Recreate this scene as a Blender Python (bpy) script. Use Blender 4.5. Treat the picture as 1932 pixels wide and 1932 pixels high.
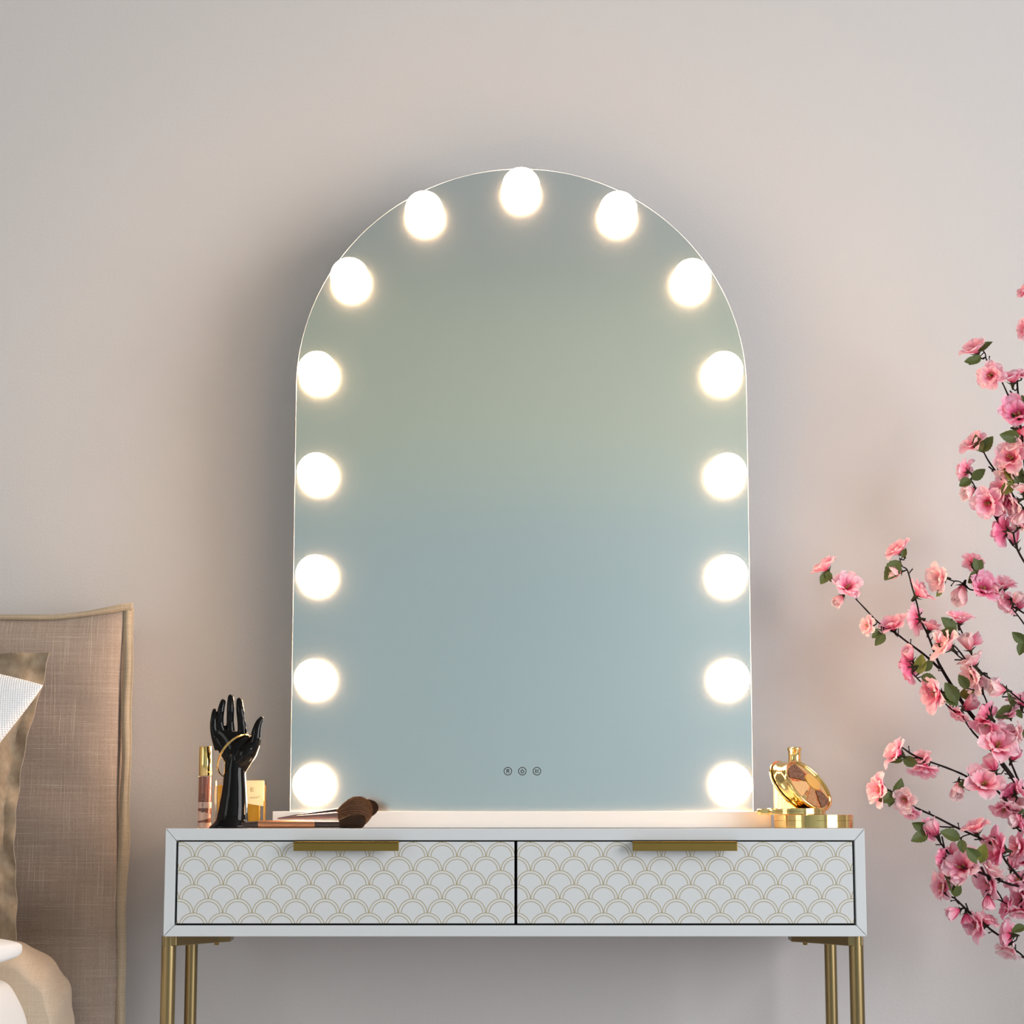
import bpy, bmesh, math, random
from mathutils import Vector, Matrix, Quaternion
random.seed(7)
D = bpy.data; S = bpy.context.scene; COL = S.collection
for o in list(D.objects): D.objects.remove(o)

# ------------------------------------------------------------ camera, exposure
F = 4073.0; EYE = 0.7487
TH = math.atan((1565-966)/F); CT, ST = math.cos(TH), math.sin(TH)
cam = D.cameras.new('camera'); cam.sensor_fit = 'HORIZONTAL'; cam.sensor_width = 36
cam.lens = 36*F/1932; cam.clip_start = 0.05
co = D.objects.new('camera', cam); COL.objects.link(co)
co.location = (0, 0, EYE); co.rotation_euler = (math.pi/2+TH, 0, 0)
S.camera = co
vs = S.view_settings
vs.view_transform = 'Standard'; vs.look = 'None'; vs.gamma = 1; vs.exposure = 0; vs.use_curve_mapping = False
W = D.worlds.new('world'); S.world = W; W.use_nodes = True
W.node_tree.nodes['Background'].inputs[0].default_value = (.75, .8, .85, 1)
W.node_tree.nodes['Background'].inputs[1].default_value = .3

def area(name, loc, target, sx, sy, power, col):
    l = D.lights.new(name, 'AREA'); l.shape = 'RECTANGLE'; l.size = sx; l.size_y = sy
    l.energy = power; l.color = col
    o = D.objects.new(name, l); COL.objects.link(o); o.location = loc
    d = Vector(target)-Vector(loc); o.rotation_euler = d.to_track_quat('-Z', 'Y').to_euler()
    return o
# daylight from the room's windows: a large one on the right, a smaller one on the left
area('daylight_right', (2.70, 0.25, 1.50), (0.0, 0.25, 1.42), 2.5, 1.9, 120, (.975, .965, .975))
area('daylight_left', (-2.70, 0.2, 1.5), (0.0, 0.2, 1.4), 1.4, 1.6, 15, (.90, 1.0, .96))
BULB_POWER = 48.0

def P(u, v, Y):                       # point of the place at depth Y seen at photo pixel (u, v)
    a = (u-966)/F; b = (966-v)/F
    yw = CT-ST*b; zw = ST+CT*b; t = Y/yw
    return Vector((a*t, Y, EYE+zw*t))
def PX(px, Y): return px*Y*CT/F       # size of px pixels at depth Y near eye level

# ------------------------------------------------------------ materials
def mat(name, col, rough=.5, metal=0, noise=None, bump=None, spec=None, coat=0, trans=0, ior=None, emis=None, colvar=None, sheen=0):
    m = D.materials.new(name); m.use_nodes = True; nt = m.node_tree; b = nt.nodes['Principled BSDF']
    b.inputs['Base Color'].default_value = (*col, 1); b.inputs['Roughness'].default_value = rough
    b.inputs['Metallic'].default_value = metal
    if spec is not None: b.inputs['Specular IOR Level'].default_value = spec
    if coat: b.inputs['Coat Weight'].default_value = coat; b.inputs['Coat Roughness'].default_value = .03
    if trans: b.inputs['Transmission Weight'].default_value = trans
    if ior: b.inputs['IOR'].default_value = ior
    if sheen: b.inputs['Sheen Weight'].default_value = sheen
    if emis: b.inputs['Emission Color'].default_value = (*emis[0], 1); b.inputs['Emission Strength'].default_value = emis[1]
    tc = nt.nodes.new('ShaderNodeTexCoord')
    def nz(scale, detail=3, stretch=None):
        n = nt.nodes.new('ShaderNodeTexNoise'); n.inputs['Scale'].default_value = scale; n.inputs['Detail'].default_value = detail
        src = tc.outputs['Object']
        if stretch:
            mp = nt.nodes.new('ShaderNodeMapping'); mp.inputs['Scale'].default_value = stretch
            nt.links.new(src, mp.inputs[0]); src = mp.outputs[0]
        nt.links.new(src, n.inputs['Vector']); return n.outputs[0]
    if colvar:                        # (second colour, scale, stretch, lo, hi)
        r = nt.nodes.new('ShaderNodeMapRange'); r.inputs[1].default_value = colvar[3]; r.inputs[2].default_value = colvar[4]
        nt.links.new(nz(colvar[1], 4, colvar[2]), r.inputs[0])
        mx = nt.nodes.new('ShaderNodeMix'); mx.data_type = 'RGBA'
        mx.inputs[6].default_value = (*col, 1); mx.inputs[7].default_value = (*colvar[0], 1)
        nt.links.new(r.outputs[0], mx.inputs[0]); nt.links.new(mx.outputs[2], b.inputs['Base Color'])
    if bump:                          # (scale, strength, distance, stretch)
        bp = nt.nodes.new('ShaderNodeBump'); bp.inputs['Strength'].default_value = bump[1]; bp.inputs['Distance'].default_value = bump[2]
        nt.links.new(nz(bump[0], 4, bump[3] if len(bump) > 3 else None), bp.inputs['Height'])
        nt.links.new(bp.outputs[0], b.inputs['Normal'])
    return m

def linen(name, c1, c2, c3, slub=1.0):
    m = mat(name, c1, .9, sheen=.15); nt = m.node_tree; b = nt.nodes['Principled BSDF']; tc = nt.nodes.new('ShaderNodeTexCoord')
    def N(sc, st, det=2):
        mp = nt.nodes.new('ShaderNodeMapping'); mp.inputs['Scale'].default_value = st; nt.links.new(tc.outputs['Object'], mp.inputs[0])
        n = nt.nodes.new('ShaderNodeTexNoise'); n.inputs['Scale'].default_value = sc; n.inputs['Detail'].default_value = det
        nt.links.new(mp.outputs[0], n.inputs[0]); return n.outputs[0]
    v = N(1, (620, 20, 14)); h = N(1, (14, 20, 620)); f = N(1, (900, 300, 900)); big = N(6, (1, 1, 1))
    def rng(x, lo, hi):
        r = nt.nodes.new('ShaderNodeMapRange'); r.inputs[1].default_value = lo; r.inputs[2].default_value = hi; nt.links.new(x, r.inputs[0]); return r.outputs[0]
    def M(op, a, b_):
        k = nt.nodes.new('ShaderNodeMath'); k.operation = op; k.use_clamp = False
        for i, x in enumerate((a, b_)):
            if isinstance(x, float): k.inputs[i].default_value = x
            else: nt.links.new(x, k.inputs[i])
        return k.outputs[0]
    thr = M('MAXIMUM', rng(v, .63, .74), rng(h, .63, .74))
    mx = nt.nodes.new('ShaderNodeMix'); mx.data_type = 'RGBA'; mx.inputs[6].default_value = (*c1, 1); mx.inputs[7].default_value = (*c2, 1)
    nt.links.new(rng(M('ADD', f, M('MULTIPLY', M('ADD', v, h), .5)), .75, 1.25), mx.inputs[0])
    mx2 = nt.nodes.new('ShaderNodeMix'); mx2.data_type = 'RGBA'; mx2.inputs[7].default_value = (*c3, 1)
    nt.links.new(mx.outputs[2], mx2.inputs[6]); nt.links.new(M('MULTIPLY', thr, .38*slub), mx2.inputs[0])
    nt.links.new(mx2.outputs[2], b.inputs['Base Color'])
    bp = nt.nodes.new('ShaderNodeBump'); bp.inputs['Strength'].default_value = .5; bp.inputs['Distance'].default_value = .0006
    nt.links.new(M('ADD', M('ADD', v, h), M('ADD', f, thr)), bp.inputs['Height']); nt.links.new(bp.outputs[0], b.inputs['Normal'])
    return m

M_wall = mat('wall_paint', (.61, .590, .584), .75, bump=(260, .22, .0012), spec=.25)
M_side = mat('side_wall_paint', (.62, .62, .60), .8)
M_ceil = mat('ceiling_paint', (.40, .41, .41), .85, colvar=((.37, .385, .385), 2, None, .3, .7))
M_sage = mat('sage_paint', (.49, .535, .42), .85, colvar=((.54, .555, .45), 1.2, None, .3, .7))
M_blue = mat('pale_blue_paint', (.43, .53, .54), .85, colvar=((.36, .45, .485), 1.0, None, .3, .7))
M_floor = mat('pale_carpet', (.60, .60, .63), .9, colvar=((.55, .55, .58), 90, None, .35, .65))
M_white = mat('white_lacquer', (.63, .655, .675), .38, bump=(60, .03, .0004, (1, 1, 30)))
M_gapshade = mat('painted_gap_shade', (.004, .004, .004), .9, spec=0)  # shade of the drawer gaps, put into a near-black colour
M_brass = mat('brushed_brass', (.27, .20, .095), .30, 1, bump=(500, .06, .0003, (1, 1, .05)))
M_brassh = mat('handle_brass', (.30, .20, .055), .36, 1, bump=(300, .05, .0003, (.05, 1, 1)))
M_base = mat('mirror_base_white', (.80, .78, .76), .4, bump=(200, .03, .0003))
M_rim = mat('polished_glass_edge', (.85, .87, .86), .2, bump=(50, .02, .0003))
M_bulb = mat('lit_bulb', (1, .95, .88), .4, emis=((1.0, .64, .38), BULB_POWER), noise=1)
M_ink = mat('black_print', (.01, .012, .014), .5)
M_gold = mat('polished_gold', (.95, .66, .26), .09, 1, bump=(40, .03, .0004))
M_goldd = mat('gold_seam', (.25, .16, .04), .3, 1)
M_ceramic = mat('black_glazed_ceramic', (.004, .003, .003), .05, spec=.22, bump=(25, .04, .001))
M_copper = mat('copper_metal', (.62, .30, .17), .35, 1, bump=(600, .08, .0002, (.02, 1, 1)))
M_darkm = mat('dark_brown_handle', (.035, .02, .018), .25, 0, coat=.4)
M_mauve = mat('mauve_metal_handle', (.30, .20, .20), .28, .9)
M_dbr = mat('dark_bristles', (.05, .026, .014), .8, spec=.15, colvar=((.018, .009, .005), 900, (.05, 1, 1), .4, .6))
M_lbr = mat('brown_bristles', (.25, .125, .06), .65, colvar=((.06, .028, .014), 900, (.05, 1, 1), .42, .58))
M_glass = mat('clear_glass', (1, .97, .93), .03, trans=1, ior=1.45)
M_amber = mat('amber_liquid', (.95, .62, .08), .08, trans=.55, ior=1.36)
M_label = mat('cream_label', (.93, .85, .55), .3, colvar=((.95, .80, .42), 20, None, .3, .7))
M_lines = mat('gold_print', (.45, .30, .08), .5)
M_gloss = mat('brown_pink_gloss', (.40, .13, .08), .25, coat=.5)
M_pink = mat('rose_print', (.72, .45, .36), .35, coat=.3)
M_speck = mat('speckled_glass', (.72, .62, .38), .25, coat=.4, colvar=((.62, .46, .20), 420, None, .60, .66))
M_pan1 = mat('dark_brown_powder', (.12, .045, .02), .75, colvar=((.26, .13, .08), 300, None, .4, .7))
M_pan2 = mat('tan_powder', (.74, .43, .18), .7, colvar=((.62, .37, .18), 300, None, .4, .7))
M_pan3 = mat('caramel_powder', (.38, .17, .065), .7, colvar=((.50, .28, .14), 300, None, .4, .7))
M_linen = linen('beige_linen', (.285, .220, .178), (.41, .33, .275), (.60, .51, .40))
M_flange = linen('beige_linen_border', (.40, .32, .22), (.50, .41, .30), (.62, .53, .40), .4)
M_velvet = mat('beige_velvet', (.24, .17, .105), .8, sheen=.6, colvar=((.36, .28, .19), 90, None, .3, .7), bump=(700, .3, .0006))
M_bedlin = linen('bed_linen', (.58, .46, .34), (.68, .57, .44), (.66, .57, .46), .3)
M_duvet = mat('white_cotton', (.84, .83, .82), .85, bump=(30, .2, .003))
M_frame = mat('frame_fabric', (.30, .24, .18), .9, bump=(300, .2, .0005))
M_bark = mat('dark_bark', (.012, .006, .005), .7, spec=.15, bump=(500, .4, .0008))
M_pot = mat('white_ceramic', (.75, .74, .72), .3)

def bristle_mat(name, c0, c1):
    m = mat(name, c0, .7, spec=.2); nt = m.node_tree; b = nt.nodes['Principled BSDF']
    at = nt.nodes.new('ShaderNodeAttribute'); at.attribute_name = 'shade'
    mx = nt.nodes.new('ShaderNodeMix'); mx.data_type = 'RGBA'; mx.inputs[6].default_value = (*c0, 1); mx.inputs[7].default_value = (*c1, 1)
    nt.links.new(at.outputs['Fac'], mx.inputs[0]); nt.links.new(mx.outputs[2], b.inputs['Base Color']); return m
M_dbr = bristle_mat('dark_bristles', (.020, .010, .006), (.10, .05, .025))
M_lbr = bristle_mat('brown_bristles', (.07, .032, .016), (.42, .22, .11))
def quilted():                        # white woven waffle cotton: fine diamond relief
    m = D.materials.new('white_waffle_cotton'); m.use_nodes = True; nt = m.node_tree; b = nt.nodes['Principled BSDF']
    b.inputs['Base Color'].default_value = (.80, .81, .83, 1); b.inputs['Roughness'].default_value = .85
    tc = nt.nodes.new('ShaderNodeTexCoord'); sep = nt.nodes.new('ShaderNodeSeparateXYZ'); nt.links.new(tc.outputs['Object'], sep.inputs[0])
    def M(op, a, c):
        k = nt.nodes.new('ShaderNodeMath'); k.operation = op
        for i, x in enumerate((a, c)):
            if x is None: continue
            if isinstance(x, (int, float)): k.inputs[i].default_value = x
            else: nt.links.new(x, k.inputs[i])
        return k.outputs[0]
    s = M('SINE', M('MULTIPLY', M('ADD', sep.outputs[0], sep.outputs[2]), 1150), None)
    t = M('SINE', M('MULTIPLY', M('SUBTRACT', sep.outputs[0], sep.outputs[2]), 1150), None)
    bp = nt.nodes.new('ShaderNodeBump'); bp.inputs['Strength'].default_value = .5; bp.inputs['Distance'].default_value = .0009
    nt.links.new(M('MULTIPLY', s, t), bp.inputs['Height']); nt.links.new(bp.outputs[0], b.inputs['Normal'])
    return m
M_waffle = quilted()

def mirror_mat():
    m = D.materials.new('silvered_mirror'); m.use_nodes = True; nt = m.node_tree
    out = nt.nodes['Material Output']; nt.nodes.remove(nt.nodes['Principled BSDF'])
    g1 = nt.nodes.new('ShaderNodeBsdfGlossy'); g1.inputs['Color'].default_value = (.86, .90, .90, 1); g1.inputs['Roughness'].default_value = .15
    g2 = nt.nodes.new('ShaderNodeBsdfGlossy'); g2.inputs['Color'].default_value = (.86, .88, .86, 1); g2.inputs['Roughness'].default_value = .36
    mx = nt.nodes.new('ShaderNodeMixShader'); mx.inputs[0].default_value = .05
    nt.links.new(g1.outputs[0], mx.inputs[1]); nt.links.new(g2.outputs[0], mx.inputs[2]); nt.links.new(mx.outputs[0], out.inputs[0])
    return m
M_mirror = mirror_mat()

def petal_mat(name, c0, c1, c2):
    m = D.materials.new(name); m.use_nodes = True; nt = m.node_tree; b = nt.nodes['Principled BSDF']; out = nt.nodes['Material Output']
    at = nt.nodes.new('ShaderNodeAttribute'); at.attribute_name = 'tip'
    nz = nt.nodes.new('ShaderNodeTexNoise'); nz.inputs['Scale'].default_value = 5
    ad = nt.nodes.new('ShaderNodeMath'); ad.operation = 'MULTIPLY_ADD'; ad.inputs[1].default_value = .5
    sb = nt.nodes.new('ShaderNodeMath'); sb.operation = 'SUBTRACT'; sb.inputs[1].default_value = .25
    tc = nt.nodes.new('ShaderNodeTexCoord'); nt.links.new(tc.outputs['Object'], nz.inputs[0])
    nt.links.new(nz.outputs[0], ad.inputs[0]); nt.links.new(at.outputs['Fac'], ad.inputs[2]); nt.links.new(ad.outputs[0], sb.inputs[0])
    cr = nt.nodes.new('ShaderNodeValToRGB'); nt.links.new(sb.outputs[0], cr.inputs[0])
    e = cr.color_ramp.elements; e[0].position = .20; e[0].color = (*c0, 1); e[1].position = .95; e[1].color = (*c2, 1)
    k = e.new(.5); k.color = (*c1, 1)
    oi = nt.nodes.new('ShaderNodeObjectInfo'); mx = nt.nodes.new('ShaderNodeMix'); mx.data_type = 'RGBA'
    rr = nt.nodes.new('ShaderNodeMath'); rr.operation = 'MULTIPLY'; rr.inputs[1].default_value = .22
    nt.links.new(oi.outputs['Random'], rr.inputs[0]); nt.links.new(rr.outputs[0], mx.inputs[0])
    nt.links.new(cr.outputs[0], mx.inputs[6]); mx.inputs[7].default_value = (.98, .52, .50, 1)
    nt.links.new(mx.outputs[2], b.inputs['Base Color']); b.inputs['Roughness'].default_value = .7
    tr = nt.nodes.new('ShaderNodeBsdfTranslucent'); nt.links.new(mx.outputs[2], tr.inputs[0])
    ms = nt.nodes.new('ShaderNodeMixShader'); ms.inputs[0].default_value = .35
    nt.links.new(b.outputs[0], ms.inputs[1]); nt.links.new(tr.outputs[0], ms.inputs[2]); nt.links.new(ms.outputs[0], out.inputs[0])
    return m
M_petal = petal_mat('pink_petal', (.84, .07, .22), (.97, .38, .54), (1.0, .73, .81))
M_petald = petal_mat('deep_pink_petal', (.62, .01, .12), (.90, .16, .38), (.97, .55, .70))
M_petall = petal_mat('pale_pink_petal', (.93, .28, .38), (.98, .62, .68), (1.0, .85, .86))
M_stamen = mat('olive_stamen', (.35, .28, .06), .6)
M_calyx = mat('dark_calyx', (.03, .028, .012), .8, spec=.2)
M_leaf = mat('green_leaf', (.10, .125, .016), .55, colvar=((.04, .065, .014), 60, None, .35, .65), bump=(120, .2, .001))
M_leafy = mat('yellow_green_leaf', (.22, .21, .02), .55, colvar=((.12, .15, .02), 50, None, .35, .65), bump=(120, .2, .001))

def scallop(name, x0, ztop, p, pitch):
    m = D.materials.new(name); m.use_nodes = True; nt = m.node_tree; b = nt.nodes['Principled BSDF']; b.inputs['Roughness'].default_value = .38
    tc = nt.nodes.new('ShaderNodeTexCoord'); sep = nt.nodes.new('ShaderNodeSeparateXYZ'); nt.links.new(tc.outputs['Object'], sep.inputs[0])
    def M(op, a, c=None):
        k = nt.nodes.new('ShaderNodeMath'); k.operation = op
        for i, x in enumerate((a, c)):
            if x is None: continue
            if isinstance(x, (int, float)): k.inputs[i].default_value = x
            else: nt.links.new(x, k.inputs[i])
        return k.outputs[0]
    z = M('DIVIDE', M('SUBTRACT', ztop, sep.outputs[2]), pitch); row = M('FLOOR', z); fz = M('SUBTRACT', z, row)
    par = M('FLOORED_MODULO', row, 2.0)
    x = M('ADD', M('DIVIDE', M('SUBTRACT', sep.outputs[0], x0), p), M('MULTIPLY', par, .5))
    fx = M('MULTIPLY', M('SUBTRACT', M('FLOORED_MODULO', M('ADD', x, .5), 1.0), .5), 2.0)
    d = M('SQRT', M('ADD', M('MULTIPLY', fx, fx), M('POWER', M('SUBTRACT', 1.0, fz), 2.0)))
    w = .024
    l = M('ADD', M('LESS_THAN', M('ABSOLUTE', M('SUBTRACT', d, .975)), w), M('LESS_THAN', M('ABSOLUTE', M('SUBTRACT', d, .78)), w))
    l = M('MINIMUM', l, 1.0)
    mx = nt.nodes.new('ShaderNodeMix'); mx.data_type = 'RGBA'; mx.inputs[6].default_value = (.63, .65, .665, 1); mx.inputs[7].default_value = (.36, .29, .13, 1)
    nt.links.new(l, mx.inputs[0]); nt.links.new(mx.outputs[2], b.inputs['Base Color'])
    return m

# ------------------------------------------------------------ mesh helpers
class MB:
    def __init__(s): s.v = []; s.f = []; s.t = None
    def add(s, vs, fs):
        n = len(s.v); s.v += [Vector(x) for x in vs]; s.f += [tuple(i+n for i in f) for f in fs]; return s
    def box(s, a, b):
        x0, y0, z0 = a; x1, y1, z1 = b
        return s.add([(x0,y0,z0),(x1,y0,z0),(x1,y1,z0),(x0,y1,z0),(x0,y0,z1),(x1,y0,z1),(x1,y1,z1),(x0,y1,z1)],
                     [(0,3,2,1),(4,5,6,7),(0,1,5,4),(1,2,6,5),(2,3,7,6),(3,0,4,7)])
    def prism(s, poly, y0, y1):       # polygon in XZ extruded along Y
        n = len(poly)
        return s.add([(x, y0, z) for x, z in poly]+[(x, y1, z) for x, z in poly],
                     [tuple(range(n)), tuple(range(2*n-1, n-1, -1))]+[(i, i+n, (i+1) % n+n, (i+1) % n) for i in range(n)])
    def prismz(s, poly, z0, z1):
        n = len(poly)
        return s.add([(x, y, z0) for x, y in poly]+[(x, y, z1) for x, y in poly],
                     [tuple(range(n-1, -1, -1)), tuple(range(n, 2*n))]+[(i, (i+1) % n, (i+1) % n+n, i+n) for i in range(n)])
    def lathe(s, prof, c=(0,0,0), n=48, sx=1, sy=1):
        c = Vector(c); vs = []; fs = []
        for r, z in prof:
            for k in range(n):
                a = 2*math.pi*k/n; vs.append(c+Vector((r*math.cos(a)*sx, r*math.sin(a)*sy, z)))
        m = len(prof)
        for i in range(m-1):
            for k in range(n):
                fs.append((i*n+k, i*n+(k+1) % n, (i+1)*n+(k+1) % n, (i+1)*n+k))
        fs.append(tuple(range(n-1, -1, -1))); fs.append(tuple((m-1)*n+k for k in range(n)))
        return s.add(vs, fs)
    def tube(s, pts, rad, n=8, sy=1):
        pts = [Vector(p) for p in pts]; m = len(pts)
        if not hasattr(rad, '__len__'): rad = [rad]*m
        vs = []; fs = []; up = None
        for i, p in enumerate(pts):
            t = (pts[min(i+1, m-1)]-pts[max(i-1, 0)]).normalized()
            if up is None:
                up = t.orthogonal().normalized()
            up = (up-t*up.dot(t)).normalized(); sd = t.cross(up)
            for k in range(n):
                a = 2*math.pi*k/n; vs.append(p+(up*math.cos(a)+sd*math.sin(a)*sy)*rad[i])
        for i in range(m-1):
            for k in range(n): fs.append((i*n+k, i*n+(k+1) % n, (i+1)*n+(k+1) % n, (i+1)*n+k))
        fs.append(tuple(range(n-1, -1, -1))); fs.append(tuple((m-1)*n+k for k in range(n)))
        return s.add(vs, fs)
    def loft(s, rings):
        n = len(rings[0]); vs = [q for r in rings for q in r]; fs = []
        for i in range(len(rings)-1):
            for k in range(n): fs.append((i*n+k, i*n+(k+1) % n, (i+1)*n+(k+1) % n, (i+1)*n+k))
        fs.append(tuple(range(n-1, -1, -1))); fs.append(tuple((len(rings)-1)*n+k for k in range(n)))
        return s.add(vs, fs)
    def grid(s, fn, nu, nv):
        vs = [fn(i/nu, j/nv) for i in range(nu+1) for j in range(nv+1)]
        fs = [(i*(nv+1)+j, (i+1)*(nv+1)+j, (i+1)*(nv+1)+j+1, i*(nv+1)+j+1) for i in range(nu) for j in range(nv)]
        return s.add(vs, fs)
    def stroke(s, pts, w, y, th=.0003):
        for a, b in zip(pts, pts[1:]):
            d = Vector((b[0]-a[0], b[1]-a[1])); L = d.length
            if L < 1e-7: continue
            d /= L; nx, nz = -d.y*w/2, d.x*w/2; ex, ez = d.x*w*.4, d.y*w*.4
            s.prism([(a[0]-ex-nx, a[1]-ez-nz), (b[0]+ex-nx, b[1]+ez-nz), (b[0]+ex+nx, b[1]+ez+nz), (a[0]-ex+nx, a[1]-ez+nz)], y-th, y)
        return s
    def mesh(s, name, off=None, smooth=True, ang=35):
        me = D.meshes.new(name); off = off or Vector((0,0,0))
        me.from_pydata([tuple(q-off) for q in s.v], [], s.f); me.validate(); me.update()
        bm = bmesh.new(); bm.from_mesh(me); bmesh.ops.recalc_face_normals(bm, faces=bm.faces); bm.to_mesh(me); bm.free()
        if smooth:
            for p in me.polygons: p.use_smooth = True
            me.set_sharp_from_angle(angle=math.radians(ang))
        return me

ORG = {}
def link(o, parent=None):
    COL.objects.link(o)
    if parent: o.parent = parent
    return o
def part(name, mb, material, parent=None, label=None, smooth=True, ang=35, bevel=0, kind=None, cut=3):
    off = ORG.get(parent.name) if parent else Vector((0,0,0))
    o = D.objects.new(name, mb.mesh(name, off, smooth, ang)); o.data.materials.append(material); link(o, parent)
    if parent: ORG[o.name] = off
    if label: o['label'] = label
    if kind: o['kind'] = kind
    if bevel:
        b = o.modifiers.new('bevel', 'BEVEL'); b.width = bevel; b.segments = cut; b.limit_method = 'ANGLE'; b.angle_limit = math.radians(40)
    return o
def thing(name, label, cat, loc, group=None):
    o = D.objects.new(name, None); o.empty_display_size = .05; link(o); o.location = loc
    o['label'] = label; o['category'] = cat
    if group: o['group'] = group
    ORG[o.name] = Vector(loc); return o
def solo(name, label, cat, mb, material, origin, **kw):
    o = part(name, mb, material, None, **kw)
    off = Vector(origin)
    for v in o.data.vertices: v.co -= off
    o.location = off; o['label'] = label; o['category'] = cat; ORG[o.name] = off
    return o
def structure(name, mb, material, **kw):
    o = part(name, mb, material, None, **kw); o['kind'] = 'structure'; return o
def ell(c, ax, az, n=24, ay=None):    # horizontal ellipse ring
    c = Vector(c)
    return [c+Vector((ax*math.cos(2*math.pi*k/n), (ay or ax)*math.sin(2*math.pi*k/n), 0)) for k in range(n)]

# ------------------------------------------------------------ the room
WY = 2.965; XL, XR, YF, ZC = -2.75, 2.75, -2.0, 2.72
structure('wall_back', MB().box((XL-.1, WY, 0), (XR+.1, WY+.12, ZC)), M_wall, smooth=False)
structure('wall_left', MB().box((XL-.12, YF, 0), (XL, WY, ZC)), M_side, smooth=False)
structure('wall_right', MB().box((XR, YF, 0), (XR+.12, WY, ZC)), M_side, smooth=False)
structure('floor', MB().box((XL, YF, -.1), (XR, WY, 0)), M_floor, smooth=False)
structure('ceiling', MB().box((XL, YF, ZC), (XR, WY, ZC+.1)), M_ceil, smooth=False)
structure('wall_front', MB().box((XL-.1, YF-.12, 1.95), (XR+.1, YF, ZC)), M_sage, smooth=False)
wl = structure('wall_front_lower', MB().box((XL-.1, YF-.12, 0), (XR+.1, YF, 1.95)), M_blue, smooth=False)

# ------------------------------------------------------------ dressing table
DY = 2.62; DTOP = P(966, 1563, DY).z
xl = P(312.5, 1563, DY).x; xr = P(1631, 1563, DY).x; zb = P(970, 1767, DY).z
xli = P(331.5, 1600, DY).x; xri = P(1612.5, 1600, DY).x; zti = P(970, 1585.5, DY).z; zbi = P(970, 1746, DY).z
DB = 2.925
desk = thing('dressing_table', 'white dressing table with two scallop-patterned drawers and brass legs', 'table', ((xl+xr)/2, 2.77, 0))
g = .0003
part('top_panel', MB().prism([(xl+g, DTOP), (xr-g, DTOP), (xri-g, zti), (xli+g, zti)], DY, DB), M_white, desk, bevel=.0006, smooth=False, cut=1)
part('bottom_panel', MB().prism([(xl+g, zb), (xr-g, zb), (xri-g, zbi), (xli+g, zbi)], DY, DB), M_white, desk, bevel=.0006, smooth=False, cut=1)
part('side_panel', MB().prism([(xl, zb+g), (xl, DTOP-g), (xli, zti-g), (xli, zbi+g)], DY, DB), M_white, desk, bevel=.0006, smooth=False, cut=1)
part('side_panel', MB().prism([(xr, zb+g), (xr, DTOP-g), (xri, zti-g), (xri, zbi+g)], DY, DB), M_white, desk, bevel=.0006, smooth=False, cut=1)
part('back_panel', MB().box((xli, DB-.012, zbi), (xri, DB-.002, zti)), M_white, desk, smooth=False)
part('gap_shade_panel', MB().box((xli+.0002, DY+.022, zbi+.0002), (xri-.0002, DY+.03, zti-.0002)), M_gapshade, desk, smooth=False, label='black panel standing in for the shade in the gaps around the drawers')  # black sheet added behind the drawer fronts in place of the darkness there
dr = [(334.5, 970.5, 394.5, 55.0, 553.5, 752.5), (975.8, 1610, 1001, 54.85, 1193.5, 1391.5)]
for i, (a, b, c0, per, h0, h1) in enumerate(dr):
    X0, X1 = P(a, 1660, DY).x, P(b, 1660, DY).x; Z0, Z1 = P(970, 1742.5, DY).z, P(970, 1588, DY).z
    px = (P(966+per, 1600, DY).x); pit = (P(970, 1589, DY).z-P(970, 1722, DY).z)/5
    sc = scallop('scallop_print', P(c0, 1600, DY).x-ORG[desk.name].x, P(970, 1589, DY).z, px, pit)
    d = part('drawer', MB().box((X0, DY+.002, Z0), (X1, DY+.020, Z1)), sc, desk, bevel=.0005, smooth=False, cut=1,
             label=('left' if i == 0 else 'right')+' drawer front printed with thin gold scallops')
    HX0, HX1 = P(h0, 1597, DY-.015).x, P(h1, 1597, DY-.015).x; hz0, hz1 = P(970, 1605.5, DY-.015).z, P(970, 1587.3, DY-.015).z
    part('drawer_handle', MB().prismz([(HX0, DY-.015), (HX1, DY-.015), (HX1, DY+.003), (HX0, DY+.003)], hz1-.0018, hz1-.0001)
         .prismz([(HX0, DY-.015), (HX1, DY-.015), (HX1, DY-.0125), (HX0, DY-.0125)], hz0, hz1-.0018), M_brassh, d, bevel=.0007, smooth=False,
         label='brass edge-pull handle')
LT = zb
for sgn in (-1, 1):
    if sgn < 0: fx, bx, tip = P(317.2, 1850, 2.655).x, P(360.3, 1850, 2.865).x, P(436, 1780, 2.75).x
    else: fx, bx, tip = P(1616.6, 1850, 2.655).x, P(1568, 1850, 2.865).x, P(1492, 1780, 2.75).x
    part('leg', MB().lathe([(.0088, 0), (.0088, LT-.001)], (fx, 2.655, 0), 32), M_brass, desk)
    part('leg', MB().lathe([(.0080, 0), (.0080, LT-.0125)], (bx, 2.865, 0), 32), M_brass, desk)
    br = part('mounting_bracket', MB().prismz([(fx+sgn*.007, 2.647), (fx-sgn*.010, 2.647), (tip+sgn*.013, 2.725), (tip, 2.745), (tip+sgn*.003, 2.80), (bx-sgn*.01, 2.875), (bx+sgn*.008, 2.875)], LT-.0125, LT-.0001), M_brass, desk, bevel=.001, smooth=False)
    part('screw', MB().lathe([(.0024, -.0158), (.003, -.0145), (.003, -.0125)], (tip+sgn*.016, 2.735, LT), 16), M_goldd, br)

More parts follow.
